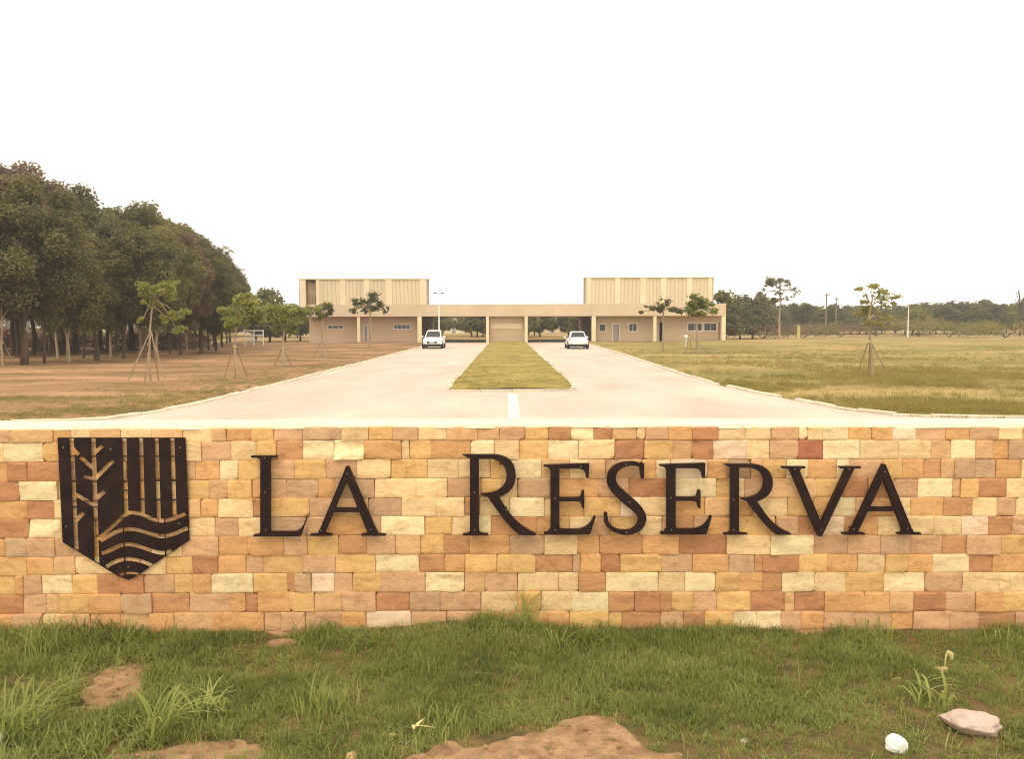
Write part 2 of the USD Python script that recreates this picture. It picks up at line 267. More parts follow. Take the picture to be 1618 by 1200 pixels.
def kerb_run(pts, side, w=.13, z0=ZR - .03, z1=ZR + .06, jitter=.035, seed=0):
    """kerb pieces along a polyline, on the field side of it"""
    ls = LineString(pts); L = ls.length; out = []; rg = random.Random(seed); s = 0.0
    while s < L - .05:
        e = min(s + 1.0, L)
        a, b = np.array(ls.interpolate(s + .006).coords[0]), np.array(ls.interpolate(e - .006).coords[0])
        d = (b - a) / np.linalg.norm(b - a); nn = np.array([d[1], -d[0]]) * side
        h = z1 + rg.uniform(-jitter, jitter) * .5; o = rg.uniform(-jitter, jitter) * .4
        p = [a + nn * o, b + nn * o, b + nn * (o + w), a + nn * (o + w)]
        c = .018
        q = [a + nn * (o + c), b + nn * (o + c), b + nn * (o + w), a + nn * (o + w)]
        V = [(*v, z0) for v in p] + [(*v, h - c) for v in p] + [(*v, h) for v in q]
        F = [[0, 1, 5, 4], [1, 2, 6, 5], [2, 3, 7, 6], [3, 0, 4, 7], [4, 5, 9, 8], [5, 6, 10, 9], [6, 7, 11, 10], [7, 4, 8, 11], [8, 9, 10, 11], [3, 2, 1, 0]]
        T = [t for f in F for t in ([f[0], f[1], f[2]], [f[0], f[2], f[3]])]
        m = trimesh.Trimesh(V, T, process=False)
        if m.volume < 0: m.invert()
        out.append((s, m)); s = e
    return out
def kerb_thing(name, label, runs, limit=60):
    k = tag(UsdGeom.Xform.Define(stage, numbered('/World/' + name)), label, 'kerb', kind='structure')
    rest = []
    for i, (s, m) in enumerate(runs):
        if i < limit: obj('kerb_stone', m, 'kerb_concrete', k)
        else: rest.append(m)
    if rest: tag(obj('far_kerb_stones', rest, 'kerb_concrete', k), kind='stuff')
kerb_thing('kerb', 'cream kerb along the left side of the road', kerb_run(left_edge, -1, seed=1), 45)
rr = kerb_run(right_edge[4:], 1, seed=2)
kerb_thing('kerb', 'cream kerb with a broken gap along the right side of the road', kerb_run(right_edge[:4], 1, seed=3) + [q for q in kerb_run(right_edge[3:], 1, seed=2) if not (3.5 < q[0] < 4.8 or 8.2 < q[0] < 9.4)], 45)
ik = [(isl_x0, YB + .5), (isl_x0, isl_y0 + .5), (isl_x0 + .25, isl_y0 + .1), (isl_x0 + .7, isl_y0), (isl_x1 - .7, isl_y0), (isl_x1 - .25, isl_y0 + .1), (isl_x1, isl_y0 + .5), (isl_x1, YB + .5)]
ik = ik[::-1]      # front pieces last to first; the island lies on the left of the run
kerb_thing('kerb', 'cream kerb round the grass island between the lanes', sorted(kerb_run(ik, 1, seed=4), key=lambda q: q[1].centroid[1]), 45)
lp = [on_z(803, 630, ZR), on_z(818, 630, ZR), on_z(827, 700, ZR), on_z(806, 700, ZR)]
cx = (lp[0][0] + lp[1][0]) / 2
tag(obj('centre_line', bx(cx - .13, cx + .13, 8.0, isl_y0 - .75, ZR + .0, ZR + .004), 'line_paint'), 'white painted line on the road in front of the grass island', 'road marking', kind='structure')
# ------------------------------------------------------------------ the stone sign wall
YW = 4.5
ROW_Y = [674.5, 695.5, 726, 756.5, 786.5, 816, 846, 876.5, 905, 935.5, 966.5, 997, 1030]
def ry(i, px): return ROW_Y[i] + 5.0 * max(0.0, (600.0 - px) / 600.0)
STONES = {
 1: '0 p 17 t 83 o 111 c 143 t 191 c 239 t 288 c 334 t 357 o 397 y 432 p 477 g 540 c 582 y 621 p 660 c 706 t 754 t 789 p 829 y 867 b 902 C 938 r 967 t 1006 c 1020 p 1057 o 1094 r 1135 c 1177 c 1219 p 1262 C 1277 c 1300 C 1340 y 1378 o 1410 k 1448 p 1495 o 1533 p 1578 c 1617 t 1660',
 2: '-40 c 6 C 67 y 91 o 140 t 190 p 240 t 293 c 318 p 365 c 405 y 436 b 478 C 528 C 575 o 634 c 647 y 681 o 744 C 782 c 820 y 866 C 914 c 971 r 1018 y 1063 t 1093 r 1127 k 1180 c 1216 p 1262 R 1301 C 1359 c 1420 c 1472 t 1503 C 1542 t 1570 o 1594 g 1650',
 3: '-30 o 12 r 43 r 95 p 150 t 200 o 250 y 294 p 308 o 347 C 376 y 412 p 465 y 515 p 563 c 617 y 675 c 725 c 775 y 806 C 856 t 900 c 930 t 956 p 1014 o 1036 C 1060 k 1117 o 1150 g 1187 t 1205 y 1243 C 1276 o 1322 C 1342 p 1396 y 1426 o 1459 b 1487 t 1508 g 1540 g 1574 o 1614 c 1660',
 4: '-50 r 31 C 91 t 140 p 190 o 240 c 296 y 331 t 360 y 398 o 413 p 452 g 503 o 530 g 592 c 657 c 707 p 760 y 796 c 818 g 870 o 946 p 994 r 1056 C 1132 y 1165 c 1177 p 1209 t 1289 y 1331 r 1372 b 1412 p 1451 C 1505 t 1518 y 1546 r 1591 c 1640',
 5: '-40 o 42 r 86 c 110 p 160 y 210 t 260 o 297 t 317 o 345 c 400 b 414 y 489 p 525 t 566 t 582 g 635 c 690 c 734 b 758 c 806 C 860 c 875 y 923 y 980 k 1012 c 1056 o 1113 t 1155 o 1192 C 1206 c 1245 y 1285 o 1317 C 1353 p 1376 o 1415 c 1439 o 1491 b 1537 c 1575 p 1606 c 1660',
 6: '-45 r 45 C 95 t 150 o 200 p 250 t 298 c 340 p 376 c 416 g 485 p 518 o 580 p 602 C 671 y 714 c 750 C 776 b 848 o 872 y 900 c 935 p 965 y 1010 c 1046 p 1056 b 1097 p 1120 o 1155 y 1226 p 1262 r 1288 k 1335 b 1350 o 1387 c 1422 c 1476 c 1520 k 1562 b 1600 p 1645',
 7: '-50 o 8 g 42 p 86 p 140 o 190 t 240 c 288 p 345 o 392 o 449 p 485 y 534 b 580 p 625 t 664 y 701 b 742 o 806 g 860 c 912 o 947 b 1015 o 1073 r 1148 c 1217 C 1285 p 1340 p 1392 g 1438 p 1490 b 1527 p 1581 y 1640',
 8: '-30 y 42 o 85 t 118 c 180 t 222 c 262 y 305 r 344 o 388 p 416 y 478 p 530 y 593 C 662 b 702 o 735 y 785 y 846 b 905 g 917 o 949 r 980 y 1045 p 1095 o 1152 g 1192 b 1204 r 1262 y 1308 o 1355 c 1399 y 1434 o 1474 C 1532 r 1569 o 1630',
 9: '-45 y 24 o 37 p 65 C 113 y 154 r 190 r 227 p 276 y 305 o 334 C 400 y 454 b 466 g 492 k 528 p 557 y 602 p 672 C 734 t 766 p 818 c 883 c 915 b 957 C 1040 c 1082 C 1130 y 1168 o 1205 b 1236 C 1287 c 1336 y 1397 C 1462 p 1520 c 1580 c 1650',
 10: '-40 r 37 p 72 t 94 y 141 o 192 g 240 b 299 p 364 o 388 r 407 o 458 y 496 t 540 p 594 r 647 g 695 p 760 c 817 y 855 c 903 C 962 b 1003 r 1043 b 1061 y 1096 p 1133 y 1186 r 1240 t 1255 r 1303 o 1366 o 1405 t 1443 r 1494 p 1541 o 1584 y 1640',
 11: '-50 o 20 p 67 c 87 t 142 o 190 t 235 o 275 t 338 o 417 p 444 p 482 p 540 o 578 k 650 p 705 p 760 o 812 y 865 o 900 y 962 y 983 b 1043 p 1080 b 1113 y 1158 C 1196 C 1234 p 1265 o 1303 p 1345 p 1410 o 1443 p 1500 p 1548 b 1605 p 1660',
 12: '400 p 440 p 482 t 530 o 600 p 1230 t 1262 p 1303 o 1350 p 1400'}
wall = thing('stone_wall', 'low wall faced with multicoloured split sandstone blocks that carries the sign', 'wall')
obj('wall_core', bx(-3.9, 3.9, YW + .03, YW + .285, -.35, 1.085), 'mortar', wall)
# coping of pale mortar with an uneven front lip
cv, cf = [], []; nxx = 160
for i in range(nxx + 1):
    x = -3.9 + 7.8 * i / nxx; n1 = float(meshkit.noise(np.array([x * 9, 0, 0]), 3)); n2 = float(meshkit.noise(np.array([x * 5, 4, 0]), 4))
    zt = at_y(809 + x * 300, ry(0, 809 + x * 300), YW)[2]
    zt = float(zt); yf = YW + .006 - .012 * n1
    cv += [(x, yf, zt - .010 * n2), (x, yf + .010, zt + .010 + .003 * n1), (x, YW + .29, zt + .012), (x, YW + .30, zt - .02)]
for i in range(nxx):
    a, b = 4 * i, 4 * i + 4
    for k in range(3): cf += [[a + k, b + k, b + k + 1], [a + k, b + k + 1, a + k + 1]]
    cf += [[a + 3, b + 3, b], [a + 3, b, a]]
obj('coping', trimesh.Trimesh(cv, cf, process=False), 'coping', wall, smooth=35)
def stone_mesh(x0, x1, z0, z1, rough, rg, seed):
    nx, nz = max(4, min(11, int((x1 - x0) / .018))), 6
    g = .0005 + .0009 * rg.random() ** 2
    x0 += g; x1 -= g; z0 += g * .9; z1 -= g * .9
    u = np.concatenate([[0, min(.10, .007 / (x1 - x0))], np.linspace(0, 1, nx)[1:-1], [1 - min(.10, .007 / (x1 - x0)), 1]])
    w = np.concatenate([[0, .08], np.linspace(0, 1, nz)[1:-1], [.92, 1]])
    U, W = np.meshgrid(u, w, indexing='ij')
    X = x0 + U * (x1 - x0); Z = z0 + W * (z1 - z0)
    # slightly crooked edges
    X = X + .0022 * (rg.random() - .5) * W * 2; Z = Z + .0022 * (rg.random() - .5) * U * 2
    p = np.stack([X * 14, np.full_like(X, seed * 3.7), Z * 22], -1)
    h = (meshkit.fbm(p, 4, seed) - .5) * 2 * rough
    # split facets: a couple of slanting planes
    for _ in range(2):
        an = rg.random() * 2 * PI; d = (U - .5 - .4 * (rg.random() - .5)) * math.cos(an) + (W - .5) * math.sin(an)
        h = h + np.clip(d, 0, 1) * (rg.random() - .45) * rough * 1.6
    edge = np.minimum(np.minimum(U, 1 - U) * (x1 - x0), np.minimum(W, 1 - W) * (z1 - z0))
    h = h - .0042 * np.clip(1 - edge / .006, 0, 1) ** 1.5 * (.3 + .9 * rg.random())
    for cu, cw in ((0, 0), (1, 0), (0, 1), (1, 1)):          # knocked off corners
        if rg.random() < .13:
            r = rg.uniform(.008, .026); d = np.hypot((U - cu) * (x1 - x0), (W - cw) * (z1 - z0) * 1.3); k = np.clip(1 - d / r, 0, 1)
            h = h - k * rg.uniform(.006, .016); X = X + k * (.5 - cu) * .006; Z = Z + k * (.5 - cw) * .005
    Y = YW + .004 - (h + rg.random() ** 1.5 * .013)
    V = np.stack([X, Y, Z], -1).reshape(-1, 3).tolist(); a, b = U.shape
    F = []
    for i in range(a - 1):
        for j in range(b - 1):
            q = i * b + j; F += [[q, q + b, q + b + 1], [q, q + b + 1, q + 1]]
    rim = [i * b for i in range(a)] + [(a - 1) * b + j for j in range(1, b)] + [i * b + b - 1 for i in range(a - 2, -1, -1)] + [j for j in range(b - 2, 0, -1)]
    base = len(V); V += [[V[r][0], YW + .028, V[r][2]] for r in rim]; n = len(rim)
    for k in range(n):
        q = (k + 1) % n; F += [[rim[k], base + k, base + q], [rim[k], base + q, rim[q]]]
    return trimesh.Trimesh(V, F, process=False)
srg = random.Random(42); nst = 0
for row, spec in STONES.items():
    tk = spec.split(); xs = [float(v) for v in tk[0::2]]; codes = tk[1::2]
    for k, code in enumerate(codes):
        if row == 12 and xs[k + 1] - xs[k] > 80: continue
        pa, pb = xs[k], xs[k + 1]; pm = (pa + pb) / 2
        zt, zb = at_y(pm, ry(row - 1, pm), YW)[2], at_y(pm, ry(row, pm), YW)[2]
        xl = (at_y(pa, ry(row, pa), YW)[0] + at_y(pa, ry(row - 1, pa), YW)[0]) / 2; xr = (at_y(pb, ry(row, pb), YW)[0] + at_y(pb, ry(row - 1, pb), YW)[0]) / 2
        rugged = {(5, 345), (2, 478), (2, 528), (7, 1217), (9, 672), (2, 971), (2, 1093), (9, 1040), (9, 1287), (10, 856)}
        rough = {'C': .009, 'c': .006, 'r': .006, 'R': .002}.get(code, .0045) * srg.uniform(.5, 1.5) * (2.4 if (row, int(pa)) in rugged else 1)
        nst += 1
        obj('stone', stone_mesh(xl, xr, zb, zt, rough, srg, nst), 'stone_' + code, wall, smooth=28)
rest = {}
for row in range(1, 12):      # the wall runs on past both sides of the picture
    zt, zb = at_y(809, ROW_Y[row - 1], YW)[2], at_y(809, ROW_Y[row], YW)[2]
    tk = STONES[row].split(); lo, hi = at_y(float(tk[0]), ROW_Y[row], YW)[0], at_y(float(tk[-1]), ROW_Y[row], YW)[0]
    for a, b in ((-3.9, lo), (hi, 3.9)):
        dz = 5 / 300 if b < 0 else 0; x = a
        while x < b - .02:
            e = min(x + srg.uniform(.1, .24), b)
            if b - e < .06: e = b
            rest.setdefault(srg.choice('CcytobrppgtoC'), []).append(stone_mesh(x, e, zb - dz, zt - dz, .005, srg, row + int(x * 50) + 400)); x = e
for code, ms in rest.items(): tag(obj('side_stones', ms, 'stone_' + code, wall, smooth=28), kind='stuff')

# ------------------------------------------------------------------ letters, traced in pixels at the plane they stand in
LD, LG = .030, .016
YL = YW - .008 - LG - LD
def to_wall(poly, YP=YL): 
    from shapely.ops import transform
    def f(x, y):
        q = np.array([at_y(a, b, YP) for a, b in zip(np.atleast_1d(x), np.atleast_1d(y))]); return q[:, 0], q[:, 2]
    return transform(f, poly).buffer(0)
def bez(p0, p1, p2, p3, n=10):
    t = np.linspace(0, 1, n)[:, None]; p0, p1, p2, p3 = map(np.array, (p0, p1, p2, p3))
    return [tuple(q) for q in (1 - t) ** 3 * p0 + 3 * (1 - t) ** 2 * t * p1 + 3 * (1 - t) * t ** 2 * p2 + t ** 3 * p3]
def P(*pts): return Polygon(pts).buffer(0)
def brush(cl):
    parts = []
    for (x0, y0, w0), (x1, y1, w1) in zip(cl[:-1], cl[1:]):
        parts.append(unary_union([Point(x0, y0).buffer(w0 / 2), Point(x1, y1).buffer(w1 / 2)]).convex_hull)
    return unary_union(parts)
def spline(cl, n=60):
    from scipy.interpolate import CubicSpline
    c = np.array(cl, float); t = np.r_[0, np.cumsum(np.hypot(*np.diff(c[:, :2], axis=0).T))]
    return [tuple(v) for v in CubicSpline(t, c)(np.linspace(0, t[-1], n))]
def foot(xa, xb, sa, sb, yb, up_=6.5, th=2.4):
    """bracketed serif foot from xa..xb under a stem sa..sb standing on yb"""
    return P(*(bez((sa, yb - up_ * 1.8), (sa, yb - up_ * .5), (sa - 2, yb - th - .5), (xa, yb - th)) + [(xa, yb), (xb, yb)] + bez((xb, yb - th), (sb + 2, yb - th - .5), (sb, yb - up_ * .5), (sb, yb - up_ * 1.8))))
def head(xa, xb, sa, sb, yt, dn=6.5, th=2.6):
    return P(*(bez((sa, yt + dn * 1.5), (sa, yt + dn * .5), (sa - 2, yt + th + .5), (xa, yt + th)) + [(xa, yt), (xb, yt)] + bez((xb, yt + th), (sb + 2, yt + th + .5), (sb, yt + dn * .5), (sb, yt + dn * 1.5))))
def letter_L():
    s = [P((411, 722), (426, 722), (426, 842), (411, 842)), head(396.5, 437.5, 411, 426, 721), foot(400, 432, 411, 426, 848.5)]
    s.append(P(*([(420, 848.5), (474, 848.5), (485.5, 817)] + bez((484, 817.5), (480, 832), (474, 841), (462, 841.5)) + [(426, 841.5), (420, 838)])))
    return unary_union(s)
def letter_A(ax, at, fl, fr, yb, lw=9.0, rw=14.0, bar=(804, 810)):
    l0, l1 = (fl[0] + fl[1]) / 2 - lw * .55, (fl[0] + fl[1]) / 2 + lw * .6
    r0, r1 = (fr[0] + fr[1]) / 2 - rw * .62, (fr[0] + fr[1]) / 2 + rw * .45
    left = P((ax - 1.5, at), (ax + 3, at), (ax + 3.5, at + 14), (l1, yb - 3), (l0, yb - 3))
    right = P((ax - 2, at), (ax + 2.6, at), (r1, yb - 3), (r0, yb - 3), (ax - 3.5, at + 14))
    k = lambda y: (y - at) / (yb - at)
    barp = P((l1 + (ax - l1) * (1 - k(bar[0])) - 6, bar[0]), (ax + (r0 - ax) * k(bar[0]) + 4, bar[0]), (ax + (r0 - ax) * k(bar[1]) + 4, bar[1]), (l1 + (ax - l1) * (1 - k(bar[1])) - 6, bar[1]))
    return unary_union([left, right, barp, foot(fl[0], fl[1], l0 + 1, l1 + 1, yb, 4.5), foot(fr[0], fr[1], r0 - 1, r1 - 1, yb, 4.5)])
def letter_R():
    stem = P((742.5, 721), (756.5, 721), (756.5, 842), (742.5, 842))
    outer = [(730, 719), (778, 719)] + bez((778, 719), (802, 719), (815, 732), (815, 752)) + bez((815, 752), (815, 769), (806, 781), (787, 786.5)) + [(774, 787.5), (760, 782.5)]
    inner = bez((761, 781), (786, 781), (800.5, 771), (800.5, 752)) + bez((800.5, 752), (800.5, 736), (789, 725.5), (772, 725.5)) + [(756.5, 725.5), (756.5, 740), (756.5, 760)]
    bowl = Polygon(outer + [(760, 781.5)] + inner + [(748, 740), (744, 726), (736, 722)]).buffer(0)
    leg = P(*([(771, 786)] + bez((787, 784.5), (800, 806), (815, 832), (846, 844)) + [(847, 846.5), (826, 846.5)] + bez((820, 845.5), (802, 832), (786, 808), (771.5, 787))))
    return unary_union([stem, bowl, leg, foot(731, 771.5, 742.5, 756.5, 847)])
def letter_E():
    stem = P((870, 737), (884, 737), (884, 843), (870, 843))
    top = P(*([(859, 735.5), (931, 733.2), (930, 756), (926.5, 756)] + bez((926, 752), (924, 742), (918, 741), (910, 741)) + [(884, 741), (880, 746), (870, 748)] + bez((870, 746), (869, 740), (866, 738.5), (859, 737.8))))
    mid = P((884, 787.3), (910, 787.3), (917, 786), (920, 776), (923.3, 776), (923.3, 804.5), (920.5, 804.5), (917, 794), (910, 792.8), (884, 792.8))
    bot = P(*([(860, 842.5), (866, 842), (870, 836), (884, 832), (886, 837.5), (912, 837.5)] + bez((914, 837.3), (928, 836), (935, 826), (939.5, 816)) + [(941.5, 816.5), (932.5, 845.5), (860, 845.5)]))
    return unary_union([stem, top, mid, bot])
def letter_S():
    cl = spline([(1015, 738, 6), (1003, 733.6, 6), (989, 734.3, 7), (975, 740, 10), (966.8, 752, 13), (968, 766, 14.5), (980, 781, 15.5), (996, 795, 15.5), (1009.5, 808, 14.5), (1015, 821, 13), (1010, 833.5, 10.5), (998, 841.3, 8), (984, 842.3, 6.5), (970, 838, 6), (960.5, 830, 6)])
    return unary_union([brush(cl), P((1013, 731.5), (1018, 733), (1017.5, 756), (1013.5, 757), (1011, 742)), P((955, 811), (959.5, 811), (961, 822), (965, 833), (959, 834), (955, 826))])
def letter_V():
    left = P((1248, 741), (1262.5, 741), (1300, 831), (1298.5, 848), (1293, 848))
    right = P((1338, 741), (1350, 741), (1299, 848), (1294, 848), (1296, 831))
    return unary_union([left, right, head(1236, 1273, 1247, 1265, 738, 4), head(1327.5, 1360.5, 1336.5, 1349, 738, 4)])
Rb = letter_R(); Eb = letter_E()
LET = [('L', letter_L(), 'tall dark metal letter L at the left start of the lettering', [(418, 724), (419, 778), (420, 838)]),
       ('A', letter_A(548, 738, (490, 524), (571, 609), 847.5), 'dark metal letter A between the tall letters L and R', [(549, 749), (507, 839), (586, 837)]),
       ('R', Rb, 'tall dark metal letter R that starts the second word', [(749, 778), (750, 838), (790, 735), (800, 806)]),
       ('E', Eb, 'dark metal letter E beside the tall letter R', [(877, 788), (877, 838), (918, 738)]),
       ('S', letter_S(), 'dark metal letter S between two letters E', [(989, 734.5), (995, 794), (990, 842)]),
       ('E', affinity.translate(Eb, 183.8, -.6), 'dark metal letter E between the letter S and the smaller letter R', [(1060, 787), (1060, 838)]),
       ('R', affinity.translate(affinity.scale(Rb, .915, .873, origin=(730, 846)), 413.5, -1), 'smaller dark metal letter R beside the letter V', [(1159, 790), (1159, 838), (1205, 805)]),
       ('V', letter_V(), 'dark metal letter V near the right end of the lettering', [(1256, 742), (1342, 742), (1297, 838)]),
       ('A', letter_A(1397, 734.5, (1332, 1367), (1419, 1456), 845.5, 9.5, 14, (802.5, 808.5)), 'dark metal letter A at the right end of the lettering', [(1398, 746), (1349, 837), (1434, 836)])]
for ch, poly, label, screws in LET:
    w = to_wall(poly); c = w.centroid
    t = thing('sign_letter', label, 'letter', (c.x, YL, c.y), group='metal letters spelling the name on the stone wall')
    m = wall_extrude(w.simplify(.0002), YL, LD); m.apply_translation([-c.x, -YL, -c.y])
    obj('letter_plate', m, 'dark_metal', t)
    for sx, sy in screws:
        q = at_y(sx, sy, YL); s = trimesh.creation.cylinder(radius=.0042, height=.004, sections=10)
        s.apply_transform(trimesh.transformations.rotation_matrix(PI / 2, [1, 0, 0])); s.apply_translation([q[0] - c.x, -.0015, q[2] - c.y]); obj('screw', s, 'screw_metal', t)
        s = trimesh.creation.cylinder(radius=.005, height=LG + .03, sections=8)
        s.apply_transform(trimesh.transformations.rotation_matrix(PI / 2, [1, 0, 0])); s.apply_translation([q[0] - c.x, LD + (LG + .03) / 2 - .001, q[2] - c.y]); obj('standoff', s, 'dark_metal', t)
# ------------------------------------------------------------------ shield emblem: a dark plate with the bamboo and the waves cut out
def seg(pts, w): return LineString(pts).buffer(w / 2, cap_style=2)
def q4(x, y): return (x / 4.0, 660 + y / 4.0)
shield = P(q4(363, 128), q4(1170, 128), q4(1196, 777), q4(870, 1000), q4(812, 1028), q4(745, 1004), q4(396, 790))
slots, bridges = [], []
for (xt, yt), (xb, yb), w in (((450, 100), (482, 838), 30), ((587, 100), (612, 925), 32), ((784, 100), (797, 625), 30), ((889, 100), (902, 625), 28), ((987, 100), (1003, 648), 28), ((1087, 100), (1102, 620), 28)):
    slots.append(seg([q4(xt, yt), q4(xb, yb)], w / 4.0))
for a, b, w in (((592, 228), (648, 178), 26), ((596, 392), (716, 268), 28), ((598, 522), (660, 466), 28), ((585, 322), (505, 250), 28), ((590, 388), (522, 374), 24), ((600, 560), (462, 478), 28), ((452, 190), (496, 238), 28), ((478, 655), (528, 602), 28)):
    slots.append(seg([q4(*a), q4(*b)], w / 4.0))
for pts, w in (([(622, 775), (680, 715), (730, 672), (772, 630), (800, 607), (850, 605), (915, 622), (985, 652), (1050, 652), (1110, 635), (1172, 608)], 25),
               ([(632, 782), (700, 742), (780, 710), (860, 712), (950, 738), (1030, 752), (1110, 732), (1187, 700)], 26),
               ([(640, 862), (700, 838), (780, 806), (860, 812), (950, 842), (1020, 858), (1085, 843)], 26),
               ([(668, 948), (730, 912), (790, 897), (870, 905), (968, 940)], 26), ([(752, 1000), (812, 986), (876, 994)], 18)):
    sp = spline([(x, y, 1) for x, y in pts], 40)
    slots.append(seg([q4(x, y) for x, y, _ in sp], w / 4.0))
for x0, x1, ys in ((430, 620, (245, 405, 530, 566)), (560, 630, (650,)), (760, 1130, (245,)), (760, 820, (405, 460)), (870, 1130, (400,)), (880, 1120, (520,))):
    for y in ys: bridges.append(seg([q4(x0, y), q4(x1, y + 2)], 1.5))
bridges.append(seg([q4(776, 640), q4(790, 1010)], 1.6))
bridges.append(seg([q4(1040, 640), q4(1046, 880)], 1.4))
plate = shield.difference(unary_union(slots).difference(unary_union(bridges))).buffer(0)
outline = shield.exterior.buffer(1.0)
plate = unary_union([plate, outline.intersection(shield)])
YS = YW - .008 - .012; pw = to_wall(plate, YS); c = pw.centroid
t = thing('shield_emblem', 'dark metal shield emblem with cut out bamboo stems above wavy lines', 'emblem', (c.x, YS, c.y))
m = wall_extrude(pw.simplify(.0002), YS, .006); m.apply_translation([-c.x, -YS, -c.y]); obj('shield_plate', m, 'dark_metal', t)
for sx, sy in ((400, 190), (418, 690), (1132, 672), (812, 945), (1140, 190), (700, 200)):
    q = at_y(*q4(sx, sy), YS); s = trimesh.creation.cylinder(radius=.005, height=.004, sections=10); s.apply_transform(trimesh.transformations.rotation_matrix(PI / 2, [1, 0, 0])); s.apply_translation([q[0] - c.x, -.0015, q[2] - c.y]); obj('screw', s, 'screw_metal', t)
    s = trimesh.creation.cylinder(radius=.006, height=.034, sections=8); s.apply_transform(trimesh.transformations.rotation_matrix(PI / 2, [1, 0, 0])); s.apply_translation([q[0] - c.x, .005 + .017, q[2] - c.y]); obj('standoff', s, 'dark_metal', t)
# ------------------------------------------------------------------ gatehouse
def X(px, Y=YB): return float(at_y(px, 510, Y)[0])
def Z(py, Y=YB): return float(at_y(800, py, Y)[2])
gate = thing('gatehouse', 'low beige gatehouse with a long flat canopy over both lanes and two raised blocks', 'gatehouse')
zb, zf0, zf1 = ZR - .1, Z(500), Z(480.5)
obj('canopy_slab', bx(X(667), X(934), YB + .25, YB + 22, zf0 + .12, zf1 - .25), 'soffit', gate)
for i, (a, b) in enumerate(((486, 667), (667, 800.5), (800.5, 934), (934, 1147))):
    obj('fascia_panel', bx(X(a) + (.012 if i else 0), X(b), YB, YB + .25, zf0, zf1), 'render_beige', gate)
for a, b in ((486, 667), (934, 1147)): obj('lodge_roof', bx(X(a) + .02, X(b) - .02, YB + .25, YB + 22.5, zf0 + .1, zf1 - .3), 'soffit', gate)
for a, b, y0 in ((564, 568.5, .05), (659.5, 666, .02), (768, 772.5, .02), (829, 833.8, .02), (935, 941.5, .02), (1032.5, 1037.5, .05), (1140.5, 1147, .02)):
    obj('column', bx(X(a), X(b), YB + y0, YB + y0 + (X(b) - X(a)), zb, zf0 - .002), 'render_light', gate)
WY = YB + 1.3
def XW(px): return X(px, WY)
def ZW(py): return Z(py, WY)
def lodge(x0, x1, openings):
    poly = sbox(XW(x0), zb, XW(x1), zf0 + .1)
    for kind, a, b, top, bot, mull in openings: poly = poly.difference(sbox(XW(a), ZW(bot) if kind != 'gap' else zb - 1, XW(b), ZW(top)))
    obj('front_wall', wall_extrude(poly, WY, .22), 'lodge_wall', gate)
    for kind, a, b, top, bot, mull in openings:
        xa, xb, z1, z0 = XW(a), XW(b), ZW(top), ZW(bot)
        if kind == 'win':
            w = obj('window', wall_extrude(frame_ring(xa - .03, xb + .03, z0 - .03, z1 + .03, .13), WY - .03, .1), 'window_frame', gate)
            obj('pane', bx(xa + .05, xb - .05, WY + .16, WY + .17, z0 + .05, z1 - .05), 'glass', w)
            for k in range(mull):
                xm = xa + (xb - xa) * (k + 1) / (mull + 1); obj('mullion', bx(xm - .035, xm + .035, WY - .02, WY + .06, z0 + .1, z1 - .1), 'window_frame', w)
        elif kind == 'door':
            d = obj('door', bx(xa + .1, xb - .1, WY + .06, WY + .11, z0, z1 - .1), 'door_grey', gate)
            obj('frame', wall_extrude(sbox(xa - .04, z0, xb + .04, z1 + .04).difference(sbox(xa + .1, z0 - 1, xb - .1, z1 - .1)), WY - .03, .12), 'window_frame', d)
            obj('handle', bx(xb - .28, xb - .18, WY + .02, WY + .05, z0 + .95, z0 + 1.05), 'metal_dark', d)
lodge(488.5, 661, [('win', 517, 543, 513, 519.5, 2), ('win', 621.5, 648.5, 512, 520.5, 3), ('door', 574, 581.5, 513, 540, 0)])
lodge(940, 1140, [('win', 946, 957.5, 512, 525, 0), ('door', 967.5, 979.5, 512, 540.5, 0), ('win', 993, 1007, 511, 525, 1), ('gap', 1042, 1047, 510, 545, 0), ('win', 1086, 1110, 511, 524.5, 1), ('win', 1111.5, 1133, 511, 524.5, 1), ('gap', 1135.5, 1138.5, 511, 545, 0)])
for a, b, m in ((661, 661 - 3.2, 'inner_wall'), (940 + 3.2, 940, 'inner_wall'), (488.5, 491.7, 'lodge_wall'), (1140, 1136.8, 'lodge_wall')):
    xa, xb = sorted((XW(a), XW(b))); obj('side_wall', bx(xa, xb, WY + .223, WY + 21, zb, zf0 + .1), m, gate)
for a, b in ((491.7, 657.8), (943.2, 1136.8)): obj('rear_wall', bx(XW(a), XW(b), WY + 20.5, WY + 20.7, zb, zf0 + .1), 'lodge_wall', gate)
obj('plinth', bx(X(487), X(660), WY - .05, WY - .003, zb, zb + .35), 'lodge_wall', gate)
cw = obj('middle_wall', bx(X(773) , X(828.5), YB + .75, YB + 1.0, zb, zf0 + .1), 'lodge_wall', gate)
obj('wall_strip', bx(X(776), X(825), YB + .70, YB + .748, Z(520), Z(512)), 'render_panel', gate)
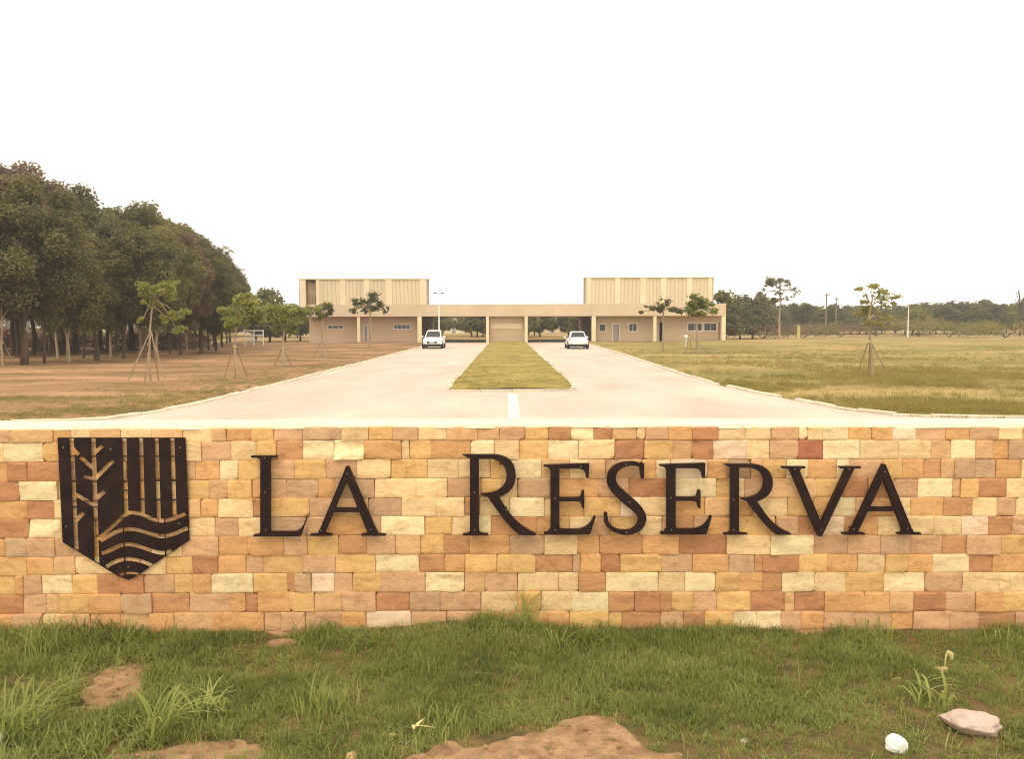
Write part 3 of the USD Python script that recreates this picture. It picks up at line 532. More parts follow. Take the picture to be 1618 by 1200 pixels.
# raised blocks: panels between pale pilasters, a cap on top and returns at the ends
def raised(x0, x1, top, pil, gap=None):
    yb0, yb1 = YB + .35, YB + 2.0; z0, z1 = zf1 - .28, Z(top + 1.2, YB + .35)
    xx = lambda p: X(p, YB + .35)
    edges = []
    last = x0 + 1.2
    for a, b in pil:
        if a - last > 1.0: edges.append((last, a))
        obj('pilaster', bx(xx(a), xx(b), yb0 - .10, yb0 + .25, z0, z1), 'render_light', gate); last = b
    if x1 - 1.2 - last > 1.0: edges.append((last, x1 - 1.2))
    for a, b in edges:
        if gap and a >= gap[0] - 1 and b <= gap[1] + 1:
            obj('louvre_back', bx(xx(a), xx(b), yb0 + .9, yb0 + 1.0, z0, z1 - .3), 'render_panel', gate)
            for k in range(3): xk = xx(a) + (xx(b) - xx(a)) * (k + .5) / 3; obj('louvre', bx(xk - .05, xk + .05, yb0 + .3, yb0 + .5, z0, z0 + (z1 - z0) * .45), 'inner_wall', gate)
            continue
        n = max(1, int(round((b - a) / 6)))
        for k in range(n):
            pa, pb = a + (b - a) * k / n, a + (b - a) * (k + 1) / n
            obj('block_panel', bx(xx(pa) + .012, xx(pb) - .012, yb0 + .02 * (k % 2), yb0 + .2, z0, z1), 'render_panel', gate)
    for a in (x0, x1 - 1.2): obj('block_return', bx(xx(a), xx(a + 1.2), yb0 + .02, yb1, z0, z1 - .01), 'grey_return', gate)
    obj('block_rear', bx(xx(x0 + 1.3), xx(x1 - 1.3), yb1 - .2, yb1, z0, z1 - .01), 'render_panel', gate)
    obj('block_cap', bx(xx(x0) - .04, xx(x1) + .04, yb0 - .14, yb1 + .05, z1 + .002, z1 + .10), 'render_light', gate)
raised(473, 677, 440, [(474.2, 484), (500.5, 506), (538, 547), (575.5, 585), (610, 620), (664, 674)], gap=(484, 500.5))
raised(923.5, 1127, 438.5, [(926.5, 934), (971, 979.5), (1011, 1020.5), (1043, 1052), (1084, 1093), (1118, 1124)])

# things behind the canopy, seen through the lanes
h = thing('white_house', 'small white house seen through the left lane of the gatehouse', 'house', (X(717, 200), 200, ZR - .06))
def house(h, w, d, zt, wall_m):
    obj('wall', bx(-w / 2, w / 2, 0, d, 0, zt), wall_m, h)
    r = trimesh.Trimesh([[-w / 2 - .4, -.4, zt + .004], [w / 2 + .4, -.4, zt + .004], [w / 2 + .4, d + .4, zt + .004], [-w / 2 - .4, d + .4, zt + .004], [-w / 2 - .4, d / 2, zt + 1.5], [w / 2 + .4, d / 2, zt + 1.5]], [[0, 1, 5], [0, 5, 4], [2, 3, 4], [2, 4, 5], [1, 2, 5], [3, 0, 4], [0, 2, 1], [0, 3, 2]], process=False)
    obj('roof', r, 'soffit', h)
    for x in (-w * .3, w * .22):
        f = obj('window', wall_extrude(frame_ring(x - .6, x + .6, .9, 2.0, .1), -.04, .036), 'window_frame', h); obj('pane', bx(x - .5, x + .5, -.02, -.003, 1.0, 1.9), 'glass', f)
    obj('door', bx(-.45, .45, -.05, -.003, .05, 2.05), 'door_grey', h)
house(h, 4.4, 6, 1.9, 'render_light')
h = thing('beige_house', 'small beige house seen through the right lane of the gatehouse', 'house', (X(873, 200), 200, ZR - .06)); house(h, 3.4, 5, 1.9, 'render_beige')

# ------------------------------------------------------------------ cars
def car(name, label, loc, rotz, suv):
    t = thing(name, label, 'car', loc, rotz)     # local: +x is the front
    L, W = (4.35, 1.78)
    H = 1.56 if suv else 1.45; belt = 1.0 if suv else .93
    # lower body: stations of rounded sections
    if suv: st = [(-2.15, .62, .92, .42), (-2.1, .78, .98, .34), (-1.6, .86, 1.0, .30), (-.9, .88, 1.0, .27), (.4, .88, .99, .27), (1.0, .88, .95, .28), (1.6, .85, .86, .30), (2.02, .76, .76, .34), (2.17, .60, .66, .40)]
    else: st = [(-2.2, .60, .86, .42), (-2.14, .77, .96, .34), (-1.7, .84, .99, .30), (-1.2, .87, .96, .27), (.4, .88, .92, .25), (1.0, .88, .88, .26), (1.6, .84, .80, .28), (2.05, .75, .70, .32), (2.2, .58, .60, .38)]
    V, F, n = [], [], 20
    for x, hw, z1, z0 in st:
        for k in range(n):
            a = 2 * PI * k / n; ca, sa = math.cos(a), math.sin(a); e = .38
            y = hw * math.copysign(abs(ca) ** e, ca); z = (z0 + z1) / 2 + (z1 - z0) / 2 * math.copysign(abs(sa) ** e, sa)
            V.append((x, y * (1 - .05 * max(0, sa)), z))
    for i in range(len(st) - 1):
        for k in range(n):
            q = (k + 1) % n; a, b, c, d = i * n + k, i * n + q, (i + 1) * n + q, (i + 1) * n + k; F += [[a, c, b], [a, d, c]]
    c0 = len(V); V += [(st[0][0], 0, .65), (st[-1][0], 0, .52)]
    for k in range(n):
        q = (k + 1) % n; F += [[c0, k, q], [c0 + 1, (len(st) - 1) * n + q, (len(st) - 1) * n + k]]
    body = trimesh.Trimesh(V, F, process=False)
    if body.volume < 0: body.invert()
    b = obj('body', body, 'car_white', t, smooth=50)
    # cabin: lower ring at the belt, upper ring at the roof
    if suv: lo = [(-2.0, .74), (-1.0, .80), (.3, .80), (1.05, .72)]; hi = [(-1.75, .56), (-.9, .62), (-.1, .62), (.32, .57)]
    else: lo = [(-1.62, .70), (-.9, .79), (.3, .79), (1.12, .70)]; hi = [(-.98, .54), (-.6, .60), (-.1, .61), (.28, .56)]
    zb_, zt_ = belt - .06, H - .06
    ring = lambda pts, z: [(x, y, z) for x, y in pts] + [(x, -y, z) for x, y in pts[::-1]]
    A, B = ring(lo, zb_), ring(hi, zt_); C = [(x * .93 - .01, y * .82, H) for x, y, _ in B]
    V = A + B + C; F = []; n = len(A)
    for lev in (0, 1):
        for k in range(n):
            q = (k + 1) % n; a, bb, c, d = lev * n + k, lev * n + q, (lev + 1) * n + q, (lev + 1) * n + k; F += [[a, bb, c], [a, c, d]]
    for k in range(1, n - 1): F.append([2 * n, 2 * n + k, 2 * n + k + 1])
    cab = trimesh.Trimesh(V, F, process=False)
    if cab.volume < 0: cab.invert()
    obj('cabin', cab, 'car_white', t, smooth=25)
    def pane(name, quad, m, grow=.006, inset=.10):
        q = np.array(quad, float); c = q.mean(0); q = c + (q - c) * (1 - inset); nn = np.cross(q[1] - q[0], q[2] - q[0]); nn /= np.linalg.norm(nn)
        if np.dot(nn, c - np.array([0, 0, .9])) < 0: nn = -nn
        V = np.vstack([q + nn * grow, q - nn * .01]); F = [[0, 1, 2], [0, 2, 3], [4, 6, 5], [4, 7, 6]] + [f for k in range(4) for f in ([k, k + 4, (k + 1) % 4 + 4], [k, (k + 1) % 4 + 4, (k + 1) % 4])]
        mm = trimesh.Trimesh(V, F, process=False)
        if mm.volume < 0: mm.invert()
        return obj(name, mm, m, t)
    pane('windscreen', [A[3], A[4], B[4], B[3]], 'glass'); pane('rear_window', [A[0], A[7], B[7], B[0]], 'glass')
    for s in (0, 1):
        idx = (lambda k: k) if s == 0 else (lambda k: 7 - k)
        for i in range(3): pane('side_window', [A[idx(i)], A[idx(i + 1)], B[idx(i + 1)], B[idx(i)]], 'glass', .006, .12)
    for x in (-1.32, 1.35):
        for s in (-1, 1):
            w = trimesh.creation.cylinder(radius=.32, height=.2, sections=24); w.apply_transform(trimesh.transformations.rotation_matrix(PI / 2, [1, 0, 0])); w.apply_translation([x, s * .79, .32])
            wh = obj('wheel', w, 'tyre', t, smooth=40)
            r = trimesh.creation.cylinder(radius=.2, height=.03, sections=16); r.apply_transform(trimesh.transformations.rotation_matrix(PI / 2, [1, 0, 0])); r.apply_translation([x, s * .897, .32]); obj('rim', r, 'rim', wh, smooth=40)
    xf, xr = st[-1][0], st[0][0]
    for s in (-1, 1):
        e = trimesh.creation.icosphere(2, 1.0); e.apply_scale([.12, .17, .085]); e.apply_translation([xf - .14, s * .60, .69 if suv else .64]); obj('headlight', e, 'lamp_clear', t, smooth=True)
        e = trimesh.creation.icosphere(2, 1.0); e.apply_scale([.08, .13, .15 if suv else .09]); e.apply_translation([xr + .10, s * .66, .86 if suv else .80]); obj('tail_light', e, 'tail_red', t, smooth=True)
        e = trimesh.creation.icosphere(2, 1.0); e.apply_scale([.06, .11, .07]); e.apply_translation([.72, s * .95, belt + .02]); obj('mirror', e, 'car_white', t, smooth=True)
    obj('grille', bx(xf - .06, xf + .025, -.42, .42, .47, .63), 'black_trim', t)
    obj('front_bumper_trim', bx(xf - .12, xf - .02, -.70, .70, .22, .40), 'black_trim', t)
    obj('rear_bumper_trim', bx(xr + .01, xr + .14, -.70, .70, .22, .42), 'black_trim', t)
    obj('number_plate', bx(xf + .03, xf + .04, -.22, .22, .50, .60), 'plate', t); obj('number_plate', bx(xr - .02, xr + .01, -.22, .22, .62, .73), 'plate', t)
    obj('underbody', bx(-1.9, 1.9, -.72, .72, .17, .34), 'black_trim', t)
lc = on_z(682.5, 551.5, ZR); rcx = on_z(914.5, 552, ZR)
car('parked_car', 'white hatchback facing the camera on the left lane at the gatehouse', (lc[0], lc[1] + 2.2, ZR), -90, True)
car('parked_car', 'white saloon seen from behind on the right lane at the gatehouse', (rcx[0], rcx[1] + 2.2, ZR), 90, False)

# ------------------------------------------------------------------ poles
def lamp(px, Y, top, base_z, label, arm=.5, group=None):
    b = at_y(px, 510, Y); h = Z(top, Y) - base_z
    t = thing('street_lamp', label, 'street lamp', (b[0], Y, base_z), group=group)
    obj('pole', tube([(0, 0, 0), (0, 0, h * .5), (0, 0, h)], [.085, .065, .05], 10), 'pole_white', t, smooth=40)
    obj('base_plate', bx(-.16, .16, -.16, .16, 0, .03), 'metal_dark', t)
    for s in ((-1, 1) if arm > 0 else (-1,)):
        obj('arm', tube([(0, 0, h - .12), (s * abs(arm) * .9, 0, h - .02)], [.03, .025], 6), 'metal_dark', t)
        obj('lamp_head', bx(s * abs(arm) - .16, s * abs(arm) + .16, -.09, .09, h - .04, h + .05), 'metal_dark', t)
lamp(693.6, 82, 463, ZR, 'white pole lamp with two short arms behind the left car', .36)
lamp(803, 165, 461, ZR - .06, 'thin distant lamp rising above the middle of the canopy', .45)
lamp(1435, 112, 481, ZF, 'white pole lamp with a single arm in the right field', -2.2)
lamp(1490, 172, 484, ZR - .06, 'thin white pole in front of the far tree belt at right', .2)
def util_pole(px, Y, top, label):
    b = at_y(px, 510, Y); h = Z(top, Y) - ZR
    t = thing('utility_pole', label, 'utility pole', (b[0], Y, ZR - .06))
    obj('pole', tube([(0, 0, 0), (0.02, 0, h)], [.15, .11], 8), 'pole_wood', t, smooth=40)
    obj('crossarm', bx(-.55, .55, -.18, -.1, h - .35, h - .22), 'pole_wood', t)
    for x in (-.48, 0, .48): obj('insulator', tube([(x, -.14, h - .22), (x, -.14, h - .06)], [.05, .035], 6), 'metal_dark', t)
util_pole(1305, 138, 464, 'wooden utility pole with a crossarm in front of the tree belt')
util_pole(1320.5, 155, 471, 'thinner utility pole just right of the taller wooden one')
b = at_y(1262, 510, 104); t = thing('marker_post', 'short yellow post in the right field near the tall young tree', 'post', (b[0], 104, ZF + .1)); obj('post', bx(-.17, .17, -.1, .1, 0, 1.6), 'yellow_post', t); obj('cap', bx(-.20, .20, -.13, .13, 1.602, 1.66), 'yellow_post', t)
b = at_y(1084, 532, 72); t = thing('globe_lamp', 'small white globe on a thin post before the right lodge', 'garden lamp', (b[0], 72, ZF)); obj('post', tube([(0, 0, 0), (0, 0, b[2] - ZF - .1)], .03, 6), 'pole_white', t)
g = trimesh.creation.icosphere(2, .14); g.apply_translation([0, 0, b[2] - ZF]); obj('globe', g, 'pole_white', t, smooth=True)
# ------------------------------------------------------------------ trees
def leaf_cloud(lobes, n, size, seed, thresh=.40, nscale=1.1, flat=0.0, shell=.5, reach=1.08):
    rg = np.random.default_rng(seed); lobes = np.array(lobes, float)            # x, y, z, rx, ry, rz
    w = lobes[:, 3] * lobes[:, 4] + lobes[:, 3] * lobes[:, 5]; pick = rg.choice(len(lobes), n * 3, p=w / w.sum()); L = lobes[pick]
    d = rg.normal(size=(n * 3, 3)); d /= np.linalg.norm(d, axis=1, keepdims=True)
    r = np.where(rg.random(n * 3) < .75, rg.uniform(shell, reach, n * 3), rg.uniform(.1, .8, n * 3))
    p = L[:, :3] + d * r[:, None] * L[:, 3:]
    keep = (meshkit.fbm(p / nscale, 3, seed) > thresh); p, d = p[keep][:n], d[keep][:n]; k = len(p)
    nrm = d * .6 + rg.normal(size=(k, 3)) * .7 + [0, 0, .5 + flat]; nrm /= np.linalg.norm(nrm, axis=1, keepdims=True)
    a = np.cross(nrm, rg.normal(size=(k, 3))); a /= np.linalg.norm(a, axis=1, keepdims=True); b = np.cross(nrm, a)
    s = size * rg.uniform(.55, 1.35, k)[:, None]
    V = np.stack([p - a * s, p - b * s * .45 + nrm * s * .1, p + a * s, p + b * s * .45 + nrm * s * .1], 1).reshape(-1, 3)
    i = np.arange(k)[:, None] * 4
    F = np.vstack([i + [0, 1, 2], i + [0, 2, 3]])
    return trimesh.Trimesh(V, F, process=False)
def limbs(h, r, fork, spread, n, seed, lean=0.0):
    rg = random.Random(seed); out = []
    base = [(0, 0, -.15), (lean * .3 + rg.uniform(-.1, .1), rg.uniform(-.1, .1), fork * .5), (lean, 0, fork)]
    out.append(tube(base, [r * 1.25, r, r * .8], 8))
    for k in range(n):
        a = 2 * PI * (k + rg.random() * .6) / n; s = spread * rg.uniform(.5, 1.0); zt = fork + (h - fork) * rg.uniform(.5, .9)
        p0 = np.array(base[-1]) - [0, 0, .1]; p3 = np.array([lean + s * math.cos(a), s * math.sin(a), zt]); p1 = p0 + (p3 - p0) * .4 + [0, 0, .25 * (zt - fork)]
        out.append(tube([p0, p1, p3], [r * .6, r * .38, r * .12], 6))
        for _ in range(2):
            q = p1 + (p3 - p1) * rg.uniform(.1, .6); e = q + np.array([rg.uniform(-1, 1), rg.uniform(-1, 1), rg.uniform(.2, 1)]) * s * .45; out.append(tube([q, e], [r * .25, r * .07], 5))
    return trimesh.util.concatenate(out)
def crown_lobes(h, fork, R, seed, n=9):
    rg = random.Random(seed); out = [(0, 0, fork + (h - fork) * .55, R * .8, R * .8, (h - fork) * .42)]
    for k in range(n):
        a = 2 * PI * k / n + rg.uniform(-.4, .4); zz = fork + (h - fork) * rg.uniform(.12, .85); q = (zz - fork) / (h - fork)
        rr = R * (1 - .75 * max(0, q - .3)) * rg.uniform(.45, .8); s = R * rg.uniform(.34, .52)
        out.append((rr * math.cos(a), rr * math.sin(a), zz, s, s, s * rg.uniform(.6, .9)))
    return out
def lumpy_lobes(h, fork, R, seed, n=30):
    rg = random.Random(seed); cz = fork + (h - fork) * .5; out = [(0, 0, cz, R * .78, R * .78, (h - fork) * .40)]
    for k in range(n):
        zz = 1 - 2 * (k + .5) / n; a = k * 2.39996 + rg.uniform(-.3, .3); r = math.sqrt(1 - zz * zz); q = rg.uniform(.72, .95); s = R * rg.uniform(.24, .40)
        out.append((R * q * r * math.cos(a), R * q * r * math.sin(a), cz + (h - fork) * .46 * q * zz, s, s, s * .85))
    return out
FOREST = []
for k, (h, fork, R, leaf, bark, sd_) in enumerate(((9.0, 1.6, 2.8, 'leaf_forest', 'bark_dark', 1), (9.4, 1.8, 2.6, 'leaf_forest_brown', 'bark_dark', 2), (8.2, 1.4, 2.7, 'leaf_forest_olive', 'bark_pale', 3), (7.6, 1.3, 2.7, 'leaf_forest', 'bark_dark', 4))):
    FOREST.append((h, limbs(h, .10 if k else .16, fork, R * .75, 6, sd_), leaf_cloud(lumpy_lobes(h, fork, R, sd_ * 7), 42000, .088, sd_, thresh=.40, nscale=.9, reach=1.0), leaf, bark))
proto = {}
def forest_tree(kind, loc, s, rot, label, group=None, name='wood_tree'):
    h, tr, cr, leaf, bark = FOREST[kind]
    if kind not in proto:
        t = thing(name, label, 'tree', loc, rot, (s, s, s), group); obj('trunk', tr, bark, t, smooth=60); obj('crown', cr, leaf, t); proto[kind] = t; return t
    return copy_of(proto[kind], name, label, 'tree', loc, rot, (s, s, s), group)
trg = random.Random(3)
front = [  # pixel of the trunk foot, kind, height in px of the top, label
 (-40, 577, 1, 262, 'tall brownish tree at the left edge of the wood, beyond the frame edge'),
 (38, 575, 0, 268, 'tallest brownish dark tree with a thick trunk at the far left of the wood'),
 (108, 571, 2, 352, 'leaning pale trunked tree at the front of the wood'),
 (152, 569, 0, 372, 'dark rounded tree in the front row right of the pale forked trunk'),
 (196, 567, 3, 345, 'dense tree of the front row just left of the tall staked sapling'),
 (248, 564, 2, 352, 'olive topped tree right behind the tall staked sapling'),
 (285, 561, 1, 368, 'greyish brown tree in the front row near the right end of the wood'),
 (318, 558, 0, 385, 'dark tree second from the right end of the wood'),
 (341, 555, 3, 425, 'rounded dark tree at the right end of the wood')]
for px, py, kind, top, label in front:
    g = on_z(px, py, ZF); s = (at_y(px, top, g[1])[2] - ZF) / FOREST[kind][0]
    forest_tree(kind, (g[0], g[1], ZF - .05), s * 1.03, trg.uniform(0, 360), label)
mid = [(-60, 256, 50), (10, 262, 50), (60, 266, 51), (98, 286, 52), (128, 330, 53), (175, 326, 54), (228, 324, 57), (262, 350, 60), (300, 372, 63), (330, 398, 67), (-120, 250, 54), (-20, 258, 58), (30, 262, 59), (118, 322, 60), (150, 330, 62), (75, 285, 56), (195, 328, 60), (240, 333, 62), (275, 352, 64), (310, 378, 68), (335, 402, 72), (355, 425, 70), (90, 340, 48), (20, 330, 47), (210, 342, 64), (250, 352, 68), (290, 380, 71), (318, 400, 75), (350, 432, 78), (356, 440, 88)]
for i, (px, top, Y) in enumerate(mid):
    Y = Y * 1.14
    kind = (1, 1, 1, 0, 3, 0, 2, 0, 1, 3, 2, 1, 1, 1, 3, 2, 0, 3, 1, 0, 2, 3, 1, 0, 2, 1, 0, 3, 1, 0, 2)[i]; g = at_y(px, 510, Y); s = (at_y(px, top, Y)[2] - ZF) / FOREST[kind][0]
    forest_tree(kind, (g[0] + trg.uniform(-.6, .6), Y, ZF - .05), s * trg.uniform(1.0, 1.07), trg.uniform(0, 360), 'dense dark tree deep in the wood at left behind its front row', 'trees inside the wood at left')
ug = random.Random(17); ul = []
for k in range(90):
    y = ug.uniform(66, 108); x = ug.uniform(-.66, -.345) * y - 1.5; ul.append((x, y, ZF + ug.uniform(.3, .9), ug.uniform(1.2, 2.2), 1.4, ug.uniform(.6, 1.3)))
tag(obj('undergrowth', leaf_cloud(ul, 30000, .17, 78, thresh=.34, nscale=1.0), 'leaf_forest_brown'), 'dim brushwood between the trunks inside the wood at left', 'undergrowth', kind='stuff')
# slim bare trunks standing in the shade at the edge of the wood
for i, (px, py, hh, ln) in enumerate(((70, 573, 3.2, .3), (92, 566, 3, -.2), (132, 566, 3.1, .2), (175, 564, 3, -.15), (183, 562, 2.8, .1), (222, 562, 3, .25), (268, 559, 2.9, -.2), (296, 558, 2.8, .15), (330, 554, 2.6, -.1))):
    g = on_z(px, py, ZF); t = thing('slim_trunk', 'thin bare pale trunk among the shaded stems at the edge of the wood', 'tree', (g[0], g[1], ZF - .05), group='thin trunks at the edge of the wood')
    obj('trunk', limbs(hh * 1.5, .07, hh, .5, 2, 50 + i, ln), 'bark_pale' if i % 2 else 'bark_dark', t, smooth=60)

# ------------------------------------------------------------------ staked saplings: each one its own
def sapling(px, py, label, clumps, trunk_px, stakes, leaf, nleaf, lsize, seed, zg=ZF, Y=None, bark='bark_pale', apex=None, branches=True):
    g = on_z(px, py, zg) if Y is None else at_y(px, 510, Y); Y = float(g[1]); o = np.array([g[0], Y, zg])
    t = thing('young_tree', label, 'young tree', o); k = FPX / Y
    w = lambda a, b: at_y(a, b, Y) - o
    pts = [w(*q) for q in trunk_px]; pts[0] = np.array([pts[0][0], 0, -.05]); rr = np.linspace(1.0, .5, len(pts)) * max(.020, 2.0 / k)
    obj('trunk', tube(pts, rr, 7), bark, t, smooth=60)
    rg = random.Random(seed); lobes, br = [], []
    for cxp, cyp, rx, rz in clumps:
        c = w(cxp, cyp); dy = rg.uniform(-.35, .35) * rx / k * 1.2; c = c + [0, dy, 0]; 
        for _ in range(5):
            f = rg.uniform(.35, .75); e = c + np.array([rg.uniform(-.75, .75) * rx, rg.uniform(-.7, .7) * rx, rg.uniform(-.8, .8) * rz]) / k
            lobes.append((*e, rx / k * f, rx / k * f, rz / k * f * 1.1))
        j = pts[min(len(pts) - 1, max(1, int(len(pts) * .6)))]; jj = np.array(pts[-1]) * rg.uniform(.3, .8) + j * .2; jj = j + (pts[-1] - j) * rg.uniform(0, .8)
        br.append(tube([jj, (jj + c) / 2 + [0, 0, .06], c], [rr[-1] * .9, rr[-1] * .7, rr[-1] * .3], 5))
    if br: obj('branches', br, bark, t, smooth=60)
    obj('foliage', leaf_cloud(lobes, nleaf, lsize, seed, thresh=.42, nscale=.30, shell=.2), leaf, t)
    if stakes:
        ap = w(*apex)
        for i, (sx, sy) in enumerate(stakes):
            b = on_z(sx, sy, zg) - o; yc = float(np.clip(b[1], -.8, .8)); b = at_y(sx, sy, Y + yc) - o; b[2] = 0.0; top = ap + [rg.uniform(-.04, .04), rg.uniform(-.04, .04), rg.uniform(.0, .14)]
            obj('stake', tube([b - [0, 0, .05], top], [.024, .020], 6), 'stake_wood', t, smooth=40)
        obj('tie', tube([ap + [-.06, 0, -.05], ap + [.06, 0, -.05]], .035, 6), 'straw', t)
sapling(237, 602, 'tallest staked sapling on the brown field before the wood', [(252, 454, 28, 15), (272, 470, 14, 9), (240, 480, 13, 9), (283, 498, 14, 7), (262, 505, 12, 7), (278, 520, 12, 6), (225, 505, 8, 5), (236, 462, 14, 9)], [(238, 602), (236, 560), (237, 520), (240, 490), (246, 455)], [(200, 609), (228, 607), (263, 612), (250, 575)], 'leaf_young', 4200, .055, 21, apex=(238, 527))
sapling(374, 597, 'round topped staked sapling right of the tallest one on the brown field', [(372, 482, 32, 16), (352, 497, 15, 10), (395, 492, 19, 12), (375, 508, 22, 10), (412, 500, 10, 8), (385, 470, 14, 8)], [(376, 597), (371, 560), (371, 535), (373, 505)], [(354, 594), (391, 594), (372, 588)], 'leaf_young', 5400, .060, 22, apex=(371, 546))
sapling(447, 578, 'pale staked sapling with thin drooping foliage at the left of the drive', [(440, 490, 30, 12), (462, 500, 28, 12), (480, 490, 16, 6), (440, 515, 14, 8), (460, 522, 12, 7), (425, 500, 10, 6), (500, 487, 10, 5)], [(448, 578), (447, 545), (449, 520), (452, 495)], [(433, 576), (461, 577), (447, 572)], 'leaf_young', 4200, .072, 23, apex=(447, 548))
sapling(510, 563, 'small dark staked sapling standing before the left lodge', [(509, 483, 15, 9), (495, 492, 12, 7), (521, 494, 11, 7), (508, 498, 15, 7)], [(510, 563), (509, 535), (509, 505), (509, 484)], [(495, 563), (523, 563), (509, 559)], 'leaf_young_dark', 1500, .085, 24, apex=(509, 537))
sapling(584, 549, 'dark flat topped young tree in front of the left lodge', [(583, 472, 15, 9), (600, 484, 13, 8), (568, 480, 12, 7), (608, 490, 7, 8), (584, 488, 13, 8), (560, 492, 10, 5)], [(584, 549), (585, 520), (585, 495), (585, 473)], [(577, 550), (592, 550)], 'leaf_young_dark', 2100, .11, 25, apex=(585, 527))
sapling(5, 577, 'small staked sapling cut by the left edge of the picture', [(2, 478, 18, 9), (14, 486, 8, 6), (-12, 490, 14, 9)], [(4, 577), (2, 545), (3, 520), (2, 485)], [(22, 575), (-14, 577), (8, 570)], 'leaf_young', 1100, .07, 26, apex=(3, 541))
sapling(1378, 597, 'nearest staked sapling on the right hand field with thin spreading crown', [(1375, 457, 20, 7), (1392, 462, 22, 7), (1412, 468, 18, 6), (1360, 461, 12, 6), (1380, 475, 22, 7), (1400, 482, 16, 5), (1370, 492, 20, 8), (1392, 500, 16, 8), (1378, 510, 18, 7)], [(1380, 597), (1378, 560), (1374, 530), (1372, 505), (1380, 465)], [(1353, 579), (1408, 597), (1375, 596), (1372, 574)], 'leaf_young_dry', 2000, .06, 27, apex=(1374, 537), bark='bark_pale')
sapling(1231, 533, 'tall young tree with separate flat leaf tiers at the far side of the right field', [(1230, 441, 19, 9), (1215, 447, 12, 7), (1246, 447, 10, 8), (1206, 460, 8, 6), (1257, 461, 10, 7), (1231, 459, 9, 7), (1245, 470, 10, 5), (1222, 474, 15, 5)], [(1231, 534), (1231, 505), (1233, 480), (1232, 445)], [(1226, 533), (1236, 534)], 'leaf_young_dark', 2200, .13, 28, Y=108, zg=ZF + .15, apex=(1231, 514))
sapling(1101, 558, 'round olive young tree before the right end of the gatehouse', [(1103, 478, 20, 11), (1092, 486, 13, 8), (1116, 488, 14, 9), (1104, 493, 18, 6)], [(1101, 558), (1101, 530), (1101, 508), (1103, 485)], [(1083, 557), (1092, 556), (1120, 555)], 'leaf_young', 2200, .11, 29, apex=(1090, 531))
sapling(1047, 556, 'thin young tree with drooping side fronds before the right lodge', [(1047, 478, 11, 8), (1026, 487, 12, 5), (1066, 490, 12, 5), (1012, 493, 7, 4), (1047, 488, 10, 6)], [(1047, 556), (1048, 525), (1048, 500), (1047, 482)], None, 'leaf_young_dark', 1300, .10, 30)

# ------------------------------------------------------------------ far trees
BELT = []
for k, (h, R, leaf) in enumerate(((7.0, 3.6, 'leaf_belt'), (6.0, 3.4, 'leaf_forest_olive'), (7.5, 3.0, 'leaf_forest'))):
    BELT.append((h, limbs(h, .16, 1.2, R * .6, 4, 70 + k), leaf_cloud(crown_lobes(h, .9, R, 80 + k, 10), 7000, .27, 90 + k, thresh=.38, nscale=1.3), leaf))
bproto = {}
def belt_tree(kind, loc, s, rot, label, group=None):
    h, tr, cr, leaf = BELT[kind]
    if kind not in bproto:
        t = thing('belt_tree', label, 'tree', loc, rot, (s, s, s), group); obj('trunk', tr, 'bark_dark', t, smooth=60); obj('crown', cr, leaf, t); bproto[kind] = t; return t
    return copy_of(bproto[kind], 'belt_tree', label, 'tree', loc, rot, (s, s, s), group)
single = [(1146, 456, 92, 2, 'dark spreading tree rising behind the right end of the gatehouse'), (1190, 462, 105, 0, 'greyish tree between the gatehouse end and the tall young tree'), (1170, 480, 100, 0, 'low dark tree beside the right end of the gatehouse'),
          (425, 452, 88, 2, 'grey dark tree standing between the wood and the left lodge'), (403, 462, 92, 2, 'dark tree close to the right end of the wood'), (450, 478, 95, 1, 'olive tree behind the pale staked sapling'), (474, 482, 97, 1, 'low green tree at the left end of the gatehouse'),
          (1545, 478, 135, 2, 'darkest round tree in the belt near the right edge'), (1450, 486, 125, 1, 'yellowish tree in the belt right of the single arm lamp')]
for px, top, Y, kind, label in single:
    Y = Y * 1.15
    g = at_y(px, 510, Y); s = (at_y(px, top, Y)[2] - ZR) / BELT[kind][0]; belt_tree(kind, (g[0], Y, ZR - .1), s, trg.uniform(0, 360), label)
brg = random.Random(12)
for px in range(1160, 1760, 14):
    Y = brg.uniform(150, 185); kind = brg.choice((0, 0, 1, 2)); top = (477 if px < 1300 else 483 if px < 1420 else 476) + brg.uniform(-4, 6)
    g = at_y(px + brg.uniform(-5, 5), 510, Y); s = (at_y(px, top, Y)[2] - ZR) / BELT[kind][0]
    belt_tree(kind, (g[0], Y, ZR - .1), s, brg.uniform(0, 360), 'brownish green tree in the long belt beyond the right field', 'trees of the belt beyond the right field')
for px in [q for q in range(664, 936, 9) if not (698 < q < 738 or 858 < q < 890)]:
    Y = brg.uniform(125, 160); kind = brg.choice((0, 2, 1)); top = 478 + brg.uniform(2, 9) if px not in (716,) else 474
    g = at_y(px, 510, Y); s = (at_y(px, top, Y)[2] - ZR) / BELT[kind][0]
    belt_tree(kind, (g[0], Y, ZR - .1), s, brg.uniform(0, 360), 'dark tree seen under the canopy between its columns', 'trees behind the gatehouse seen under its canopy')
for px in list(range(330, 480, 14)):
    Y = brg.uniform(135, 165); kind = brg.choice((0, 2, 1)); top = 484 + brg.uniform(-3, 7)
    g = at_y(px, 510, Y); s = (at_y(px, top, Y)[2] - ZR) / BELT[kind][0]
    belt_tree(kind, (g[0], Y, ZR - .1), s, brg.uniform(0, 360), 'small distant tree in the gap between the wood and the gatehouse', 'distant trees between the wood and the gatehouse')
